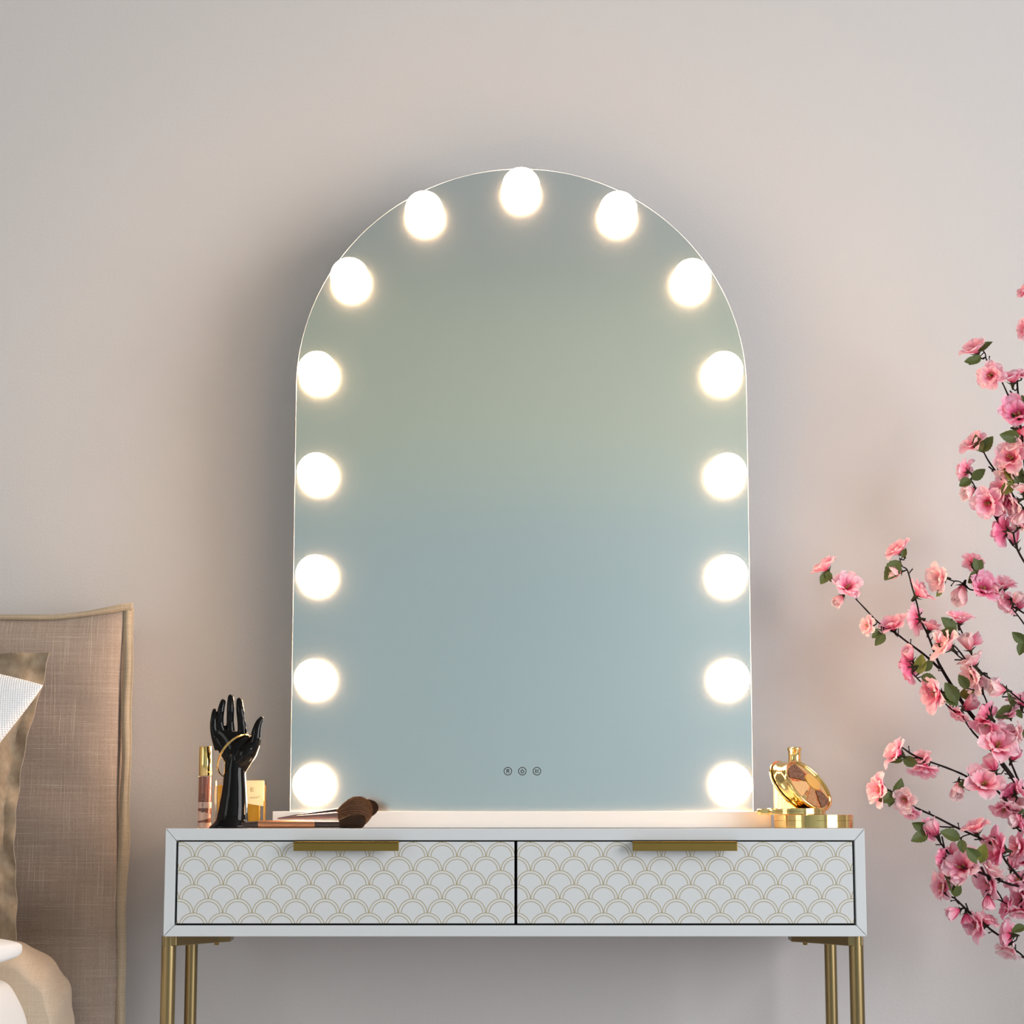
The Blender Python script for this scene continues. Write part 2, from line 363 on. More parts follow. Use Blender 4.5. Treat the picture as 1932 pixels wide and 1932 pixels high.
# ------------------------------------------------------------ lighted mirror
MY = 2.80
mz0 = P(984, 1532, MY).z; mtop = P(984, 318.5, MY).z
mxl, mxr = P(547, 1520, MY).x, P(1421.5, 1520, MY).x; mc = (mxl+mxr)/2; mr = (mxr-mxl)/2; msp = mtop-mr
def arch(r, n=72): return [(mc-r, mz0)]+[(mc+r, mz0)]+[(mc+r*math.cos(math.pi*k/n), msp+r*math.sin(math.pi*k/n)) for k in range(n+1)]
mir = thing('vanity_mirror', 'large arched vanity mirror ringed with lit round bulbs, standing on the dressing table', 'mirror', (mc, 2.80, DTOP))
part('back_panel', MB().prism(arch(mr-.0005), MY+.0045, MY+.030), M_base, mir)
part('glass_edge', MB().prism(arch(mr), MY+.0003, MY+.0045), M_rim, mir, label='bright polished glass edge of the mirror')
part('mirror_glass', MB().prism(arch(mr-.0007), MY, MY+.0040), M_mirror, mir, smooth=False)
bx0, bx1 = P(514, 1545, 2.725).x, P(1455.5, 1545, 2.725).x; bz1 = P(984, 1530.8, 2.725).z
part('base', MB().box((bx0, 2.725, DTOP+.0006), (bx1, MY-.0005, bz1)).box((bx0, MY+.0308, DTOP+.0006), (bx1, 2.87, bz1)).box((bx0, MY-.001, DTOP+.0006), (bx1, MY+.031, DTOP+.006)), M_base, mir, bevel=.001, smooth=False)
BP = [(983,359),(801,403),(1165.5,403.5),(661,528),(1304,530),(600.5,704),(1363.5,704),(599,894.5),(1370,895),(597,1086),(1372,1086),(594,1282),(1375.5,1282),(592,1480),(1380,1480)]
br_ = .0250
b0 = MB().lathe([(br_*math.sin(math.radians(a)), -br_*math.cos(math.radians(a))) for a in [2]+list(range(8, 140, 6))]+[(.0115, .0235), (.0115, .0262)], (0,0,0), 40).mesh('bulb')
b0.materials.append(M_bulb)
s0 = MB().lathe([(.0148, -.0055), (.0158, -.004), (.0158, 0.0)], (0,0,0), 32).mesh('socket'); s0.materials.append(M_base)
for u, v in BP:
    c = P(u, v, MY)-ORG[mir.name]
    o = link(D.objects.new('bulb', b0), mir); o.location = (c.x, c.y-.0188, c.z); o.rotation_euler = (-math.pi/2, 0, 0)
    o['label'] = 'lit frosted globe bulb'
    # lathe axis +Z turned to +Y: the neck goes into the glass
bz = P(984, 1455, MY).z
for k, u in enumerate((958.2, 985.5, 1013)):
    X = P(u, 1455, MY).x; r = .0049; w = .0010
    ring = MB()
    n = 32; vs = []
    for rr, yy in ((r-w/2, MY-.0004), (r+w/2, MY-.0004), (r+w/2, MY-.00002), (r-w/2, MY-.00002)):
        vs += [(X+rr*math.cos(2*math.pi*q/n), yy, bz+rr*math.sin(2*math.pi*q/n)) for q in range(n)]
    ring.add(vs, [(a*n+q, a*n+(q+1) % n, ((a+1) % 4)*n+(q+1) % n, ((a+1) % 4)*n+q) for a in range(4) for q in range(n)])
    lab = ['touch button with a letter R', 'touch button with a power symbol', 'touch button with upright bars'][k]
    bt = part('touch_button', ring, M_ink, mir, label=lab)
    ic = MB(); y = MY-.0001; h = .0022
    if k == 0:
        ic.stroke([(X-.0014, bz-h), (X-.0014, bz+h)], .0009, y)
        ic.stroke([(X-.0014, bz+h), (X+.0006, bz+h), (X+.0014, bz+h*.72), (X+.0014, bz+h*.35), (X+.0006, bz+.0001), (X-.0014, bz+.0001)], .0009, y)
        ic.stroke([(X+.0002, bz), (X+.0016, bz-h)], .0009, y)
    elif k == 1:
        ic.stroke([(X+.0019*math.cos(math.radians(a)), bz-.0003+.0019*math.sin(math.radians(a))) for a in range(125, 416, 20)], .0009, y)
        ic.stroke([(X, bz+.0003), (X, bz+.0027)], .0009, y)
    else:
        for q, ww in ((-.0019, .0009), (-.0007, .0006), (.0004, .0005), (.0017, .0007)): ic.stroke([(X+q, bz-h), (X+q, bz+h)], ww, y)
    part('icon', ic, M_ink, bt, smooth=False)

# ------------------------------------------------------------ lip gloss tube
gx, gy = P(386.8, 1500, 2.722).x, 2.722; T = DTOP+.0002
gl = thing('lip_gloss', 'clear lip gloss tube with brownish pink gloss and a tall gold cap', 'lip gloss', (gx, gy, DTOP))
zc0 = P(387, 1463.5, gy).z; zc1 = P(387, 1408.5, gy).z; gr = PX(12.6, gy)
part('tube', MB().lathe([(gr*.96, T), (gr, T+.001), (gr, zc0-.0006), (gr*.8, zc0-.0002)], (gx, gy, 0), 40), M_glass, gl)
zm = P(387, 1513.5, gy).z; zl = P(387, 1525, gy).z; zq = P(387, 1552, gy).z
part('gloss_filling', MB().lathe([(gr*.72, zq), (gr*.74, zq+.001), (gr*.74, zc0-.002), (gr*.7, zc0-.0012)], (gx, gy, 0), 32), M_gloss, gl)
def wrap(z_lo, z_hi, a0=-115, a1=25, r=None, n=24):
    r = r or gr+.00015; vs = []
    for i in range(n+1):
        t = i/n; a = math.radians(-90+(a0+90)+(a1-a0)*t)
        vs += [(gx+r*math.cos(a), gy+r*math.sin(a), z_lo(t)), (gx+r*math.cos(a), gy+r*math.sin(a), z_hi(t))]
    return MB().add(vs, [(2*i, 2*i+2, 2*i+3, 2*i+1) for i in range(n)])
part('printed_band', wrap(lambda t: zl, lambda t: zm, -180, 0), M_pink, gl)
za, zb_ = P(387, 1530, gy).z, P(387, 1550, gy).z
part('printed_swoosh', wrap(lambda t: (za+zb_)/2-(za-zb_)/2*(1-t**1.6*.75), lambda t: (za+zb_)/2+(za-zb_)/2*(1-t**2.2*.70), -180, -20), M_pink, gl)
part('printed_foot', wrap(lambda t: T+.0005, lambda t: zq, -180, 0), M_pink, gl)
tk = MB()
for q in range(11):
    z = P(387, 1499+q*3.3, gy).z; hw = (.0014, .0010, .0014, .0007)[q % 4]
    tk.box((gx-.0018-hw, gy-gr-.0004, z-.0004), (gx-.0018+hw, gy-gr+.0006, z+.0004))
part('vertical_print', tk, M_ink, gl, smooth=False)
part('cap', MB().lathe([(gr*.98, zc0), (gr*1.0, zc0+.0004), (gr*1.0, zc1-.0008), (gr*.95, zc1)], (gx, gy, 0), 48), M_gold, gl, label='tall polished gold cap')

# ------------------------------------------------------------ amber perfume bottle
py = 2.785
ax0, ax1 = P(404.3, 1500, py-.012).x, P(499, 1500, py-.012).x; at = P(450, 1471, py-.012).z
pb = thing('perfume_bottle', 'square glass bottle of amber liquid with a cream label, behind the black hand', 'bottle', ((ax0+ax1)/2, py, DTOP))
part('glass_body', MB().box((ax0, py-.012, T), (ax1, py+.012, at)), M_glass, pb, bevel=.002, smooth=False)
al = P(450, 1481, py).z
part('liquid', MB().box((ax0+.0035, py-.009, T+.004), (ax1-.006, py+.009, al)), M_amber, pb, bevel=.0015, smooth=False)
lx0 = P(440, 1500, py-.012).x; lx1 = P(497, 1500, py-.012).x; yl = py-.0121
part('label', MB().prism([(lx0, P(0, 1515, yl).z), (P(477, 0, yl).x, P(0, 1513.5, yl).z), (lx1, P(0, 1521, yl).z), (lx1+.0005, at-.001), (lx0, at-.001)], yl-.0003, yl), M_label, pb, smooth=False, label='cream label with a capital E')
ex, ez0, ez1 = P(473.4, 1490, yl).x, P(0, 1492.5, yl).z, P(0, 1486.7, yl).z; ew = PX(5.2, yl)
em = MB()
em.stroke([(ex, ez0), (ex, ez1)], .0007, yl-.0003)
for z in (ez0, (ez0+ez1)/2, ez1): em.stroke([(ex, z), (ex+ew, z)], .0006, yl-.0003)
for q in range(7):
    x = P(473+q*2.7, 1505, yl).x; z = P(0, 1505.5-(3 if q == 6 else q*.15), yl).z
    em.stroke([(x, z-.0006), (x+.0003*(-1)**q, z+.0007)], .0005, yl-.0003)
for q in range(9):
    z = P(0, 1518+q*4.2, yl).z; em.stroke([(P(470.5, 0, yl).x, z), (P(480+(q*7) % 3, 0, yl).x, z)], .0004, yl-.0001)
part('lettering', em, M_lines, pb, smooth=False)
part('cap', MB().lathe([(.0075, at), (.0085, at+.001), (.0085, at+.014), (.0078, at+.015)], (P(437, 1460, py).x, py, 0), 32), M_gold, pb, label='small cap mostly hidden by the hand')

# ------------------------------------------------------------ black ceramic hand
HY = 2.70
def H(cx, cy, dy=0): return P(350+cx/5.222, 1290+cy/5.222, HY+dy)
hk = 1/5.222
hm = MB()
arm = [(1428, 432, 205, .021), (1405, 436, 200, .0215), (1375, 448, 178, .020), (1340, 458, 160, .018), (1290, 464, 152, .0165), (1200, 472, 142, .0155),
       (1100, 480, 130, .0148), (1000, 485, 120, .0142), (900, 487, 111, .0136), (830, 488, 107, .0130), (770, 500, 113, .0128), (700, 522, 142, .0130), (640, 530, 178, .0132), (590, 528, 190, .0128), (540, 505, 190, .0118), (500, 470, 178, .0100), (470, 440, 160, .0085)]
rings = []
for y_, cx, w, dp in arm:
    c = H(cx, y_); 
    if y_ == 1428: c.z = DTOP+.0004
    rings.append(ell(c, PX(w*hk, HY), 0, 36, dp))
hm.loft(rings)
def finger(pts, rs, n=16):
    # smooth Catmull-Rom chain
    P_ = [H(*p) for p in pts]; out = []; ro = []
    for i in range(len(P_)-1):
        p0 = P_[max(i-1, 0)]; p1 = P_[i]; p2 = P_[i+1]; p3 = P_[min(i+2, len(P_)-1)]
        for k in range(6):
            t = k/6; out.append(.5*((2*p1)+(p2-p0)*t+(2*p0-5*p1+4*p2-p3)*t*t+(3*p1-p0-3*p2+p3)*t**3)); ro.append(rs[i]+(rs[i+1]-rs[i])*t)
    out.append(P_[-1]); ro.append(rs[-1])
    # round tip
    d = (out[-1]-out[-2]).normalized(); R = ro[-1]
    for a in (30, 55, 75, 88): out.append(P_[-1]+d*R*math.sin(math.radians(a))); ro.append(R*math.cos(math.radians(a)))
    hm.tube(out, [PX(r*hk, HY) for r in [x*F/(HY*CT)*PX(1, HY) if False else x for x in [q/PX(hk, HY)*PX(hk, HY) for q in ro]]] if False else ro, n)
def R(px): return PX(px*hk, HY)
finger([(345,640,0),(300,520,-.001),(276,420,-.002),(279,330,-.003),(287,262,-.001)], [R(62),R(48),R(36),R(31),R(24)])
finger([(400,620,0),(362,480,-.001),(340,380,-.003),(350,260,-.005),(371,172,-.003)], [R(62),R(48),R(38),R(36),R(28)])
finger([(455,620,0),(444,480,-.001),(442,370,-.003),(444,240,-.005),(446,130,-.003)], [R(62),R(48),R(39),R(38),R(31)])
finger([(540,620,0),(562,480,-.001),(554,370,-.003),(540,260,-.005),(531,162,-.003)], [R(64),R(53),R(45),R(41),R(31)])
finger([(530,880,0),(570,790,-.001),(635,670,-.005),(686,560,-.009),(702,460,-.010),(724,385,-.009),(749,340,-.008)], [R(55),R(70),R(78),R(60),R(48),R(38),R(25)])
# thumb pad and heel of the hand
finger([(520,760,-.002),(590,690,-.007),(640,610,-.009)], [R(90),R(88),R(62)])
finger([(470,830,0),(448,750,-.001),(392,640,-.003),(330,545,-.003)], [R(60),R(66),R(72),R(54)])
hand = part('hand_holder', hm, M_ceramic)
rm = hand.modifiers.new('remesh', 'REMESH'); rm.mode = 'VOXEL'; rm.voxel_size = .0009
sm = hand.modifiers.new('smooth', 'SMOOTH'); sm.factor = .5; sm.iterations = 4
bpy.context.view_layer.update()
dg = bpy.context.evaluated_depsgraph_get(); me = D.meshes.new_from_object(hand.evaluated_get(dg)); hand.modifiers.clear(); hand.data = me
for p in me.polygons: p.use_smooth = True
org = Vector((H(432, 1425).x, HY, DTOP))
for v in me.vertices: v.co -= org
zmn = min(v.co.z for v in me.vertices)
for v in me.vertices: v.co.z -= zmn
hand.location = org; hand['label'] = 'glossy black ceramic hand standing upright with a gold bangle on it'; hand['category'] = 'jewellery holder'
# bangle
c = H(503, 712, 0); U = Vector((.579, 0, .815))*.0298; V = Vector((-.815*.46, -.80, .58*.46)).normalized()*.0298
bm_ = MB()
for s_ in (-.0008, .0008):
    nrm = U.cross(V).normalized()
    pts = [c+nrm*s_+U*math.cos(2*math.pi*k/64)+V*math.sin(2*math.pi*k/64) for k in range(64)]
    vs = []; n = 8
    for k, p in enumerate(pts):
        rad = (p-c-nrm*s_).normalized()
        for q in range(n):
            a = 2*math.pi*q/n; vs.append(p+(rad*math.cos(a)+nrm*math.sin(a))*.0007)
    bm_.add(vs, [(k*n+q, k*n+(q+1) % n, ((k+1) % 64)*n+(q+1) % n, ((k+1) % 64)*n+q) for k in range(64) for q in range(n)])
solo('bangle', 'thin gold double-wire bangle hanging on the black ceramic hand', 'bracelet', bm_, M_gold, c)

# ------------------------------------------------------------ make-up brushes
def brush(name, label, Y, segs, bris, bm_mat, grp):
    # segs: list of (part, material, [(u, v, r_px), ...]); bris: (pts[(u, v, r_px)], depth factor)
    o0 = P(segs[0][2][0][0], segs[0][2][0][1], Y)
    t = thing(name, label, 'brush', o0, grp)
    for nm, m, pts in segs:
        part(nm, MB().tube([P(u, v, Y) for u, v, r in pts], [PX(r, Y) for u, v, r in pts], 24), m, t)
    pts, dep = bris
    W3 = [P(u, v, Y) for u, v, r in pts]; RR = [PX(r, Y) for u, v, r in pts]; n = 40; rings = []
    for i, p in enumerate(W3):
        tn = (W3[min(i+1, len(W3)-1)]-W3[max(i-1, 0)]).normalized(); upv = Vector((0, 1, 0)).cross(tn).normalized(); upv = upv if upv.z > 0 else -upv
        rings.append([p+upv*RR[i]*math.cos(2*math.pi*k/n)*(1+.03*math.sin(k*5.3+i*.3))+Vector((0, 1, 0))*RR[i]*dep*math.sin(2*math.pi*k/n)*(1+.03*math.sin(k*7.1)) for k in range(n)])
    hd = part('bristle_head', MB().loft(rings), bm_mat, t)
    rnd = random.Random(5); hb = MB(); shade = []
    for q in range(1500):
        a = rnd.uniform(0, 2*math.pi); off = 1+rnd.uniform(-.03, .05); fl = rnd.uniform(-.02, .13); end = rnd.uniform(.72, 1.0); ln = []
        m = len(rings); ki = int(a/(2*math.pi)*n) % n; st = rnd.uniform(0, .5)
        for s in range(5):
            f = (st+(end-st)*s/4)*(m-1); i = min(int(f), m-2); w = f-i
            q0 = rings[i][ki].lerp(rings[i+1][ki], w); cc = W3[i].lerp(W3[i+1], w); ln.append(cc+(q0-cc)*(off+fl*(s/4)**2)+(W3[-1]-W3[0])*(.05*max(0, fl)*s/4*4))
        hb.tube(ln, [.00020, .00022, .00020, .00014, .00006], 3); shade += [rnd.random()**1.8]*15
    bo = part('bristle', hb, bm_mat, hd, kind='stuff'); bo.data.attributes.new('shade', 'FLOAT', 'POINT').data.foreach_set('value', shade)
    return t
grp = None
brush('makeup_brush', 'copper-handled makeup brush lying foremost, with a small dark bristle head', 2.648,
      [('handle_end', M_darkm, [(455.6, 1557, 3.5), (457, 1556.6, 5.2), (470, 1556, 6.0), (487.5, 1555.6, 6.6)]),
       ('handle', M_copper, [(487.5, 1555.5, 6.3), (490, 1555.4, 7.1), (540, 1555.2, 7.3), (594, 1555.2, 6.8)]),
       ('ferrule', M_darkm, [(594, 1555.2, 6.4), (641, 1555.2, 6.4)])],
      ([(638, 1555.3, 5.8), (646, 1553.5, 8.0), (654, 1551.5, 10.2), (664, 1550, 12.2), (674, 1549.6, 12.8), (681, 1549.8, 11.6), (686, 1550, 8.5), (688.5, 1550.2, 4), (689.2, 1550.3, .6)], .75), M_dbr, grp)
brush('makeup_brush', 'mauve-handled makeup brush with a large fluffy brown head, resting on the copper one', 2.681,
      [('handle', M_mauve, [(523.4, 1544.6, 1.0), (526, 1544.4, 2.0), (560, 1542.2, 3.6), (600, 1540.4, 5.2), (632, 1538.4, 6.4)]),
       ('ferrule', M_mauve, [(632, 1538.4, 6.6), (638, 1538.2, 6.7)])],
      ([(634, 1538.2, 6.5), (642, 1536.0, 12), (650, 1534.5, 18), (659, 1533.5, 24), (668, 1533, 28), (677, 1533.5, 28.2), (686, 1535.5, 24), (693, 1538, 18), (698, 1540, 10), (700, 1541, 1)], .42), M_lbr, grp)
brush('makeup_brush', 'makeup brush at the back, its dark head just showing above the fluffy one', 2.700,
      [('handle', M_darkm, [(528, 1544.0, 1.0), (531, 1543.4, 1.8), (560, 1539.5, 3.0), (600, 1534.8, 4.0), (645, 1529, 5.5)])],
      ([(643, 1529, 5), (656, 1527.5, 9), (670, 1526, 13), (684, 1525, 15.5), (694, 1525, 15.5), (702, 1526.5, 13.5), (707, 1528.5, 10), (710, 1530, 5), (710.8, 1530.5, .8)], .55), M_dbr, grp)

# ------------------------------------------------------------ gold compacts and palette
def compact(label, cu, Y, r, z0, z1, name='powder_compact', clasp=True, cl_ang=-105, seam=.55, n=72):
    X = P(cu, 1550, Y).x; t = thing(name, label, 'compact', (X, Y, z0)); h = z1-z0; zs = z0+h*seam; e = .0006
    part('lower_case', MB().lathe([(r-e, z0+.0001), (r, z0+e), (r, zs-.0002)], (X, Y, 0), n), M_gold, t)
    part('lid', MB().lathe([(r, zs+.0002), (r, z1-e), (r-e, z1-.0001), (r*.9, z1)], (X, Y, 0), n), M_gold, t)
    part('seam', MB().lathe([(r-.0004, zs-.0003), (r-.0004, zs+.0003)], (X, Y, 0), n), M_goldd, t)
    return t, X
z0 = DTOP+.0003; zA = P(0, 1537.2, 2.69).z; zB = P(0, 1525.0, 2.695).z
t1, X1c = compact('large round gold compact lying flat at the bottom of the stack', 1535.2, 2.705, PX(74.6, 2.705), z0, zA)
for q in (-1, 1):
    a = math.radians(-104+q*2.9); rr = PX(74.6, 2.705)
    part('clasp_knob', MB().tube([(X1c+(rr-.001)*math.cos(a), 2.705+(rr-.001)*math.sin(a), z0+.0035), (X1c+(rr+.002)*math.cos(a), 2.705+(rr+.002)*math.sin(a), z0+.0035)], .0016, 14), M_gold, t1)
cl = MB(); a0 = -104; rr = PX(74.6, 2.705)+.0004
vs = []
for k in range(17):
    a = math.radians(a0-11+22*k/16); dz = .0 if k in (0, 16) else .0025
    for ro, zz in ((rr, z0+.0050-dz), (rr, z0+.0115)): vs.append((X1c+ro*math.cos(a), 2.705+ro*math.sin(a), zz))
    for ro, zz in ((rr+.0008, z0+.0115), (rr+.0008, z0+.0050-dz)): vs.append((X1c+ro*math.cos(a), 2.705+ro*math.sin(a), zz))
cl.add(vs, [(4*k+q, 4*k+(q+1) % 4, 4*k+4+(q+1) % 4, 4*k+4+q) for k in range(16) for q in range(4)]+[(0, 1, 2, 3), (67, 66, 65, 64)])
part('clasp', cl, M_gold, t1, smooth=False)
rB = PX(56, 2.70)
t2, X2c = compact('thin round gold compact stacked on the large one, its clasp sticking out left', 1502.5, 2.70, rB, zA+.0002, zB, seam=.5)
hz = (zA+zB)/2; hx = P(1442, 1530, 2.66).x
part('clasp', MB().box((hx-.0008, 2.690, zA+.0006), (X2c-rB+.004, 2.712, zB-.0008)), M_gold, t2, bevel=.0012, smooth=False)
part('clasp_knob', MB().tube([(hx-.0042, 2.701, hz), (hx-.002, 2.701, hz), (hx+.004, 2.701, hz)], [.0030, .0036, .0036], 18), M_gold, t2)
part('clasp_knob', MB().tube([(X2c-rB+.004, 2.690, hz), (X2c-rB+.006, 2.676, hz)], [.0028, .0028], 18), M_gold, t2)
# open eyeshadow palette leaning on edge
nrm = Vector((.60, -.56, .57)).normalized()
e1 = Vector((.764, 0, -.645)); e1 = (e1-nrm*e1.dot(nrm)).normalized(); e2 = nrm.cross(e1).normalized()
if e2.z < 0: e2 = -e2
Rp = .0376; pc = P(1524.5, 1483.0, 2.695)
pal = thing('eyeshadow_palette', 'domed gold eyeshadow palette tilted on edge, showing brown powder wedges', 'eyeshadow', pc)
OFFB = Vector((-.0172, .012, .0006))
def disc(prof, n=64): return [[pc+e1*r*math.cos(2*math.pi*k/n)+e2*r*math.sin(2*math.pi*k/n)+nrm*h for k in range(n)] for r, h in prof]
def shell(prof, n=72): return [[pc+(e1*math.cos(2*math.pi*k/n)+e2*math.sin(2*math.pi*k/n))*r*Rp+nrm*h+OFFB*f for k in range(n)] for r, h, f in prof]
part('lid', MB().loft(shell([(.3, -.0050, 1), (.7, -.0046, 1), (.93, -.0034, 1), (.995, -.0012, 1), (1.0, .0004, 1), (.99, .0010, .985), (.95, .0004, .985), (.5, .0002, .985)])), M_gold, pal, ang=60)
part('case', MB().loft(shell([(.5, -.0005, .93), (.88, -.0004, .93), (.955, -.0002, .90), (.985, 0, .80), (.985, 0, .55), (.965, 0, .30), (.985, -.001, .12), (1.0, -.0015, .03), (1.0, .0010, 0), (.985, .0022, 0), (.955, .0024, 0), (.93, .0014, 0), (.915, -.0002, 0), (.5, -.0004, 0)])), M_gold, pal, ang=60)
part('pan_tray', MB().loft(disc([(.913*Rp, -.0006), (.913*Rp, .0003), (.90*Rp, .0004), (.1*Rp, .0004)])), M_gold, pal)
hub = Vector((.06, .38)); Ri = .865; hr = .36
def ray(ang, r0):                    # from hub outward to the rim
    d = Vector((math.cos(ang), math.sin(ang))); b_ = hub.dot(d); cdis = hub.dot(hub)-Ri*Ri
    return hub+d*(-b_+math.sqrt(b_*b_-cdis)), hub+d*r0
cuts = [(-184, -131), (-122, -93), (-84, -59), (-50, -6)]
ms = [M_pan1, M_pan2, M_pan3, M_pan1]
for (a, b), m in zip(cuts, ms):
    n = 12; vs = []
    for k in range(n+1):
        an = math.radians(a+(b-a)*k/n); o_, i_ = ray(an, hr)
        for q, hh in ((o_, .0006), (i_, .0006), (i_, .0013), (o_, .0013)): vs.append(pc+(e1*q.x+e2*q.y)*Rp+nrm*hh)
    part('powder_pan', MB().add(vs, [(4*k+q, 4*k+(q+1) % 4, 4*k+4+(q+1) % 4, 4*k+4+q) for k in range(n) for q in range(4)]+[(0, 1, 2, 3), (4*n+3, 4*n+2, 4*n+1, 4*n)]), m, pal,
         label={M_pan1: 'dark brown powder', M_pan2: 'light tan powder', M_pan3: 'caramel powder'}[m], smooth=False)
hp = [hub+Vector((math.cos(2*math.pi*k/40), math.sin(2*math.pi*k/40)))*(hr-.045) for k in range(40)]
hp = [q if q.length < Ri else q.normalized()*Ri for q in hp]
part('centre_plate', MB().loft([[pc+(e1*q.x+e2*q.y)*Rp+nrm*hh for q in hp] for hh in (.0006, .0016)]), mat('yellow_gold_plate', (.95, .62, .16), .3, .6), pal, smooth=False)
# speckled bottle with gold cap, behind
qy = 2.815; qx0, qx1 = P(1461, 1520, qy).x, P(1514, 1520, qy).x; qt = P(0, 1446, qy).z; qc = P(1499.2, 1430, qy).x
pq = thing('perfume_bottle', 'speckled cream bottle with a gold spool-shaped cap, behind the tilted palette', 'bottle', ((qx0+qx1)/2, qy, DTOP))
part('bottle_body', MB().prism([(qx0, DTOP+.0003), (qx1, DTOP+.0003), (qx1, qt-.010), (qx1-.003, qt-.003), (qx1-.007, qt), (qx0+.016, qt), (qx0+.008, qt-.004), (qx0+.002, qt-.014), (qx0, qt-.022)], qy-.011, qy+.011), M_speck, pq, bevel=.002, smooth=False)
part('neck', MB().lathe([(.0065, qt-.0005), (.0065, qt+.0028)], (qc, qy, 0), 24), M_gold, pq)
q0, q1 = P(0, 1442.5, qy).z, P(0, 1409.5, qy).z; cr_ = PX(13.8, qy)
part('cap', MB().lathe([(cr_*.88, q0), (cr_, q0+.0012), (cr_*.98, q0+.0032), (cr_*.88, q0+.005), (cr_*.86, q0+.009), (cr_*.87, q1-.0055), (cr_*.98, q1-.0035), (cr_, q1-.0018), (cr_*.93, q1-.0005), (cr_*.7, q1)], (qc, qy, 0), 48), M_gold, pq, ang=60, label='gold cap with rolled rims')

# ------------------------------------------------------------ bed
hy = 2.875
def HB(u, v, dy=0): return P(u, v, hy+dy)
hbx = HB(232, 1150).x; hbt = HB(0, 1168).z
bed = thing('bed', 'bed with a tall beige linen headboard at the left of the picture', 'bed', (-1.3, 2.0, 0))
XLb = -2.2
part('headboard', MB().box((XLb, hy+.012, .12), (hbx-.002, WY-.012, hbt)), M_linen, bed, bevel=.012, smooth=True, ang=60)
rnd = random.Random(3)
def hz_(x):                            # seam height rises into the corner
    t = max(0, (x-(hbx-.11))/.11); return hbt+.013*t**1.6
def cover(u, v):
    x = XLb+(hbx-XLb)*(1-(1-u)**1.6); zt = hz_(x); z = .15+(zt-.15)*(1-(1-v)**1.5)
    ed = min(1, (hbx-x)/.055); et = min(1, (zt-z)/.05); puff = .020*math.sqrt(max(0, ed*(2-ed)))*math.sqrt(max(0, et*(2-et)))
    wr = .0022*math.sin(z*26+x*9+1)*ed*(.4+.6*math.sin(x*11)) + .0016*math.sin(z*61+x*17)*ed
    cx_ = -.004*math.sin(z*9)*(1-ed)
    return Vector((x+cx_, hy+.012-puff+wr, z))
part('headboard_cover', MB().grid(cover, 110, 110), M_linen, bed, ang=80)
# flange along the side
def strip(path, nrm_in, width, name):  # ribbon with thickness following path
    rings = []
    for i, p in enumerate(path):
        w = width(i/(len(path)-1)) if callable(width) else width; q = nrm_in(i/(len(path)-1)); fold = .0022*math.sin(i*.55)+.0015*math.sin(i*.21)
        a = p; b_ = p+q*w
        ring = []
        for s in range(9):
            t = s/8; ring.append(a.lerp(b_, t)+Vector((0, -.0045*math.sin(math.pi*t)+fold*t-.002*(t > .9), 0)))
        for s in range(8, -1, -1):
            t = s/8; ring.append(a.lerp(b_, t)+Vector((0, .004+fold*t, 0)))
        rings.append(ring)
    return part(name, MB().loft(rings), M_flange, bed, ang=70)
sp = []
for i in range(61):
    t = i/60; z = .2+(hz_(hbx)-.2)*t; sp.append(Vector((hbx+.0012*math.sin(t*19)+.0008*math.sin(t*43), hy+.010, z)))
strip(sp, lambda t: Vector((1, 0, .25*max(0, (t-.97)/.03))), lambda t: .0135+.0012*math.sin(t*23), 'side_flange')
tp = []
for i in range(61):
    t = i/60; x = XLb+(hbx+.010-XLb)*(1-(1-t)**1.8); tp.append(Vector((x, hy+.008, hz_(min(x, hbx))-.001)))
strip(tp, lambda t: Vector((.10*max(0, (t-.8)/.2), 0, 1)), lambda t: .0075+.0035*max(0, (t-.85)/.15), 'top_flange')

mt = DTOP-.138
def prof_ext(prof, Ys, fn=None, nm=28):
    return
def blob_bed(name, pts, y0, y1, xback, zlow, m, top_wr, taper=0.0, seed=1, lab=None, rd=.03):
    # pts: world (x, z) of the right-hand profile from inside top to bottom; extruded along Y towards the foot, with rounded ends
    ny = 40; rings = []
    pf = []
    for i in range(len(pts)-1):
        p0, p1, p2, p3 = (Vector(pts[max(0, min(len(pts)-1, j))]) for j in (i-1, i, i+1, i+2))
        for k in range(6):
            t = k/6; pf.append(.5*((2*p1)+(p2-p0)*t+(2*p0-5*p1+4*p2-p3)*t*t+(3*p1-p0-3*p2+p3)*t**3) if .5 < i < len(pts)-3 else p1.lerp(p2, t))
    pf.append(Vector(pts[-1]))
    cx_, cz = xback, zlow
    for j in range(ny+1):
        t = j/ny; y = y0+(y1-y0)*t
        t = t*t*(3-2*t); y = y0+(y1-y0)*t; e = min(y0-y, y-y1)/rd; sc = 1-.14*(1-math.sqrt(max(0, 1-(1-e)**2))) if e < 1 else 1
        ring = [Vector((xback, y, zlow)), Vector((xback, y, pf[0].y))]
        for i, q in enumerate(pf):
            w = top_wr*math.sin(i*.30+y*13+seed)*math.sin(y*21+i*.21)
            ring.append(Vector((q.x+(-.35*taper*t)+w+(xback-q.x)*(1-sc)*.12, y, zlow+(q.y-zlow+w)*sc)))
        ring.append(Vector((pf[-1].x-.35*taper*t, y, zlow)))
        rings.append(ring)
    return part(name, MB().loft(rings), m, bed, ang=75, label=lab)
def pw(u, v, Y): q = P(u, v, Y); return (q.x, q.z)
lin = blob_bed('pillow', [(-.95, mt-.016), (-.80, mt-.014)]+[pw(u, v, 2.80) for u, v in ((-40, 1778), (0, 1778), (30, 1781), (60, 1791), (90, 1812), (112, 1836), (125, 1864), (130, 1900), (131.5, 1940), (131, 1985))]+[(-.569, .465), (-.575, .452)], 2.858, 2.716, -1.05, .450, M_bedlin, .0022, 0, 2, None, .045)
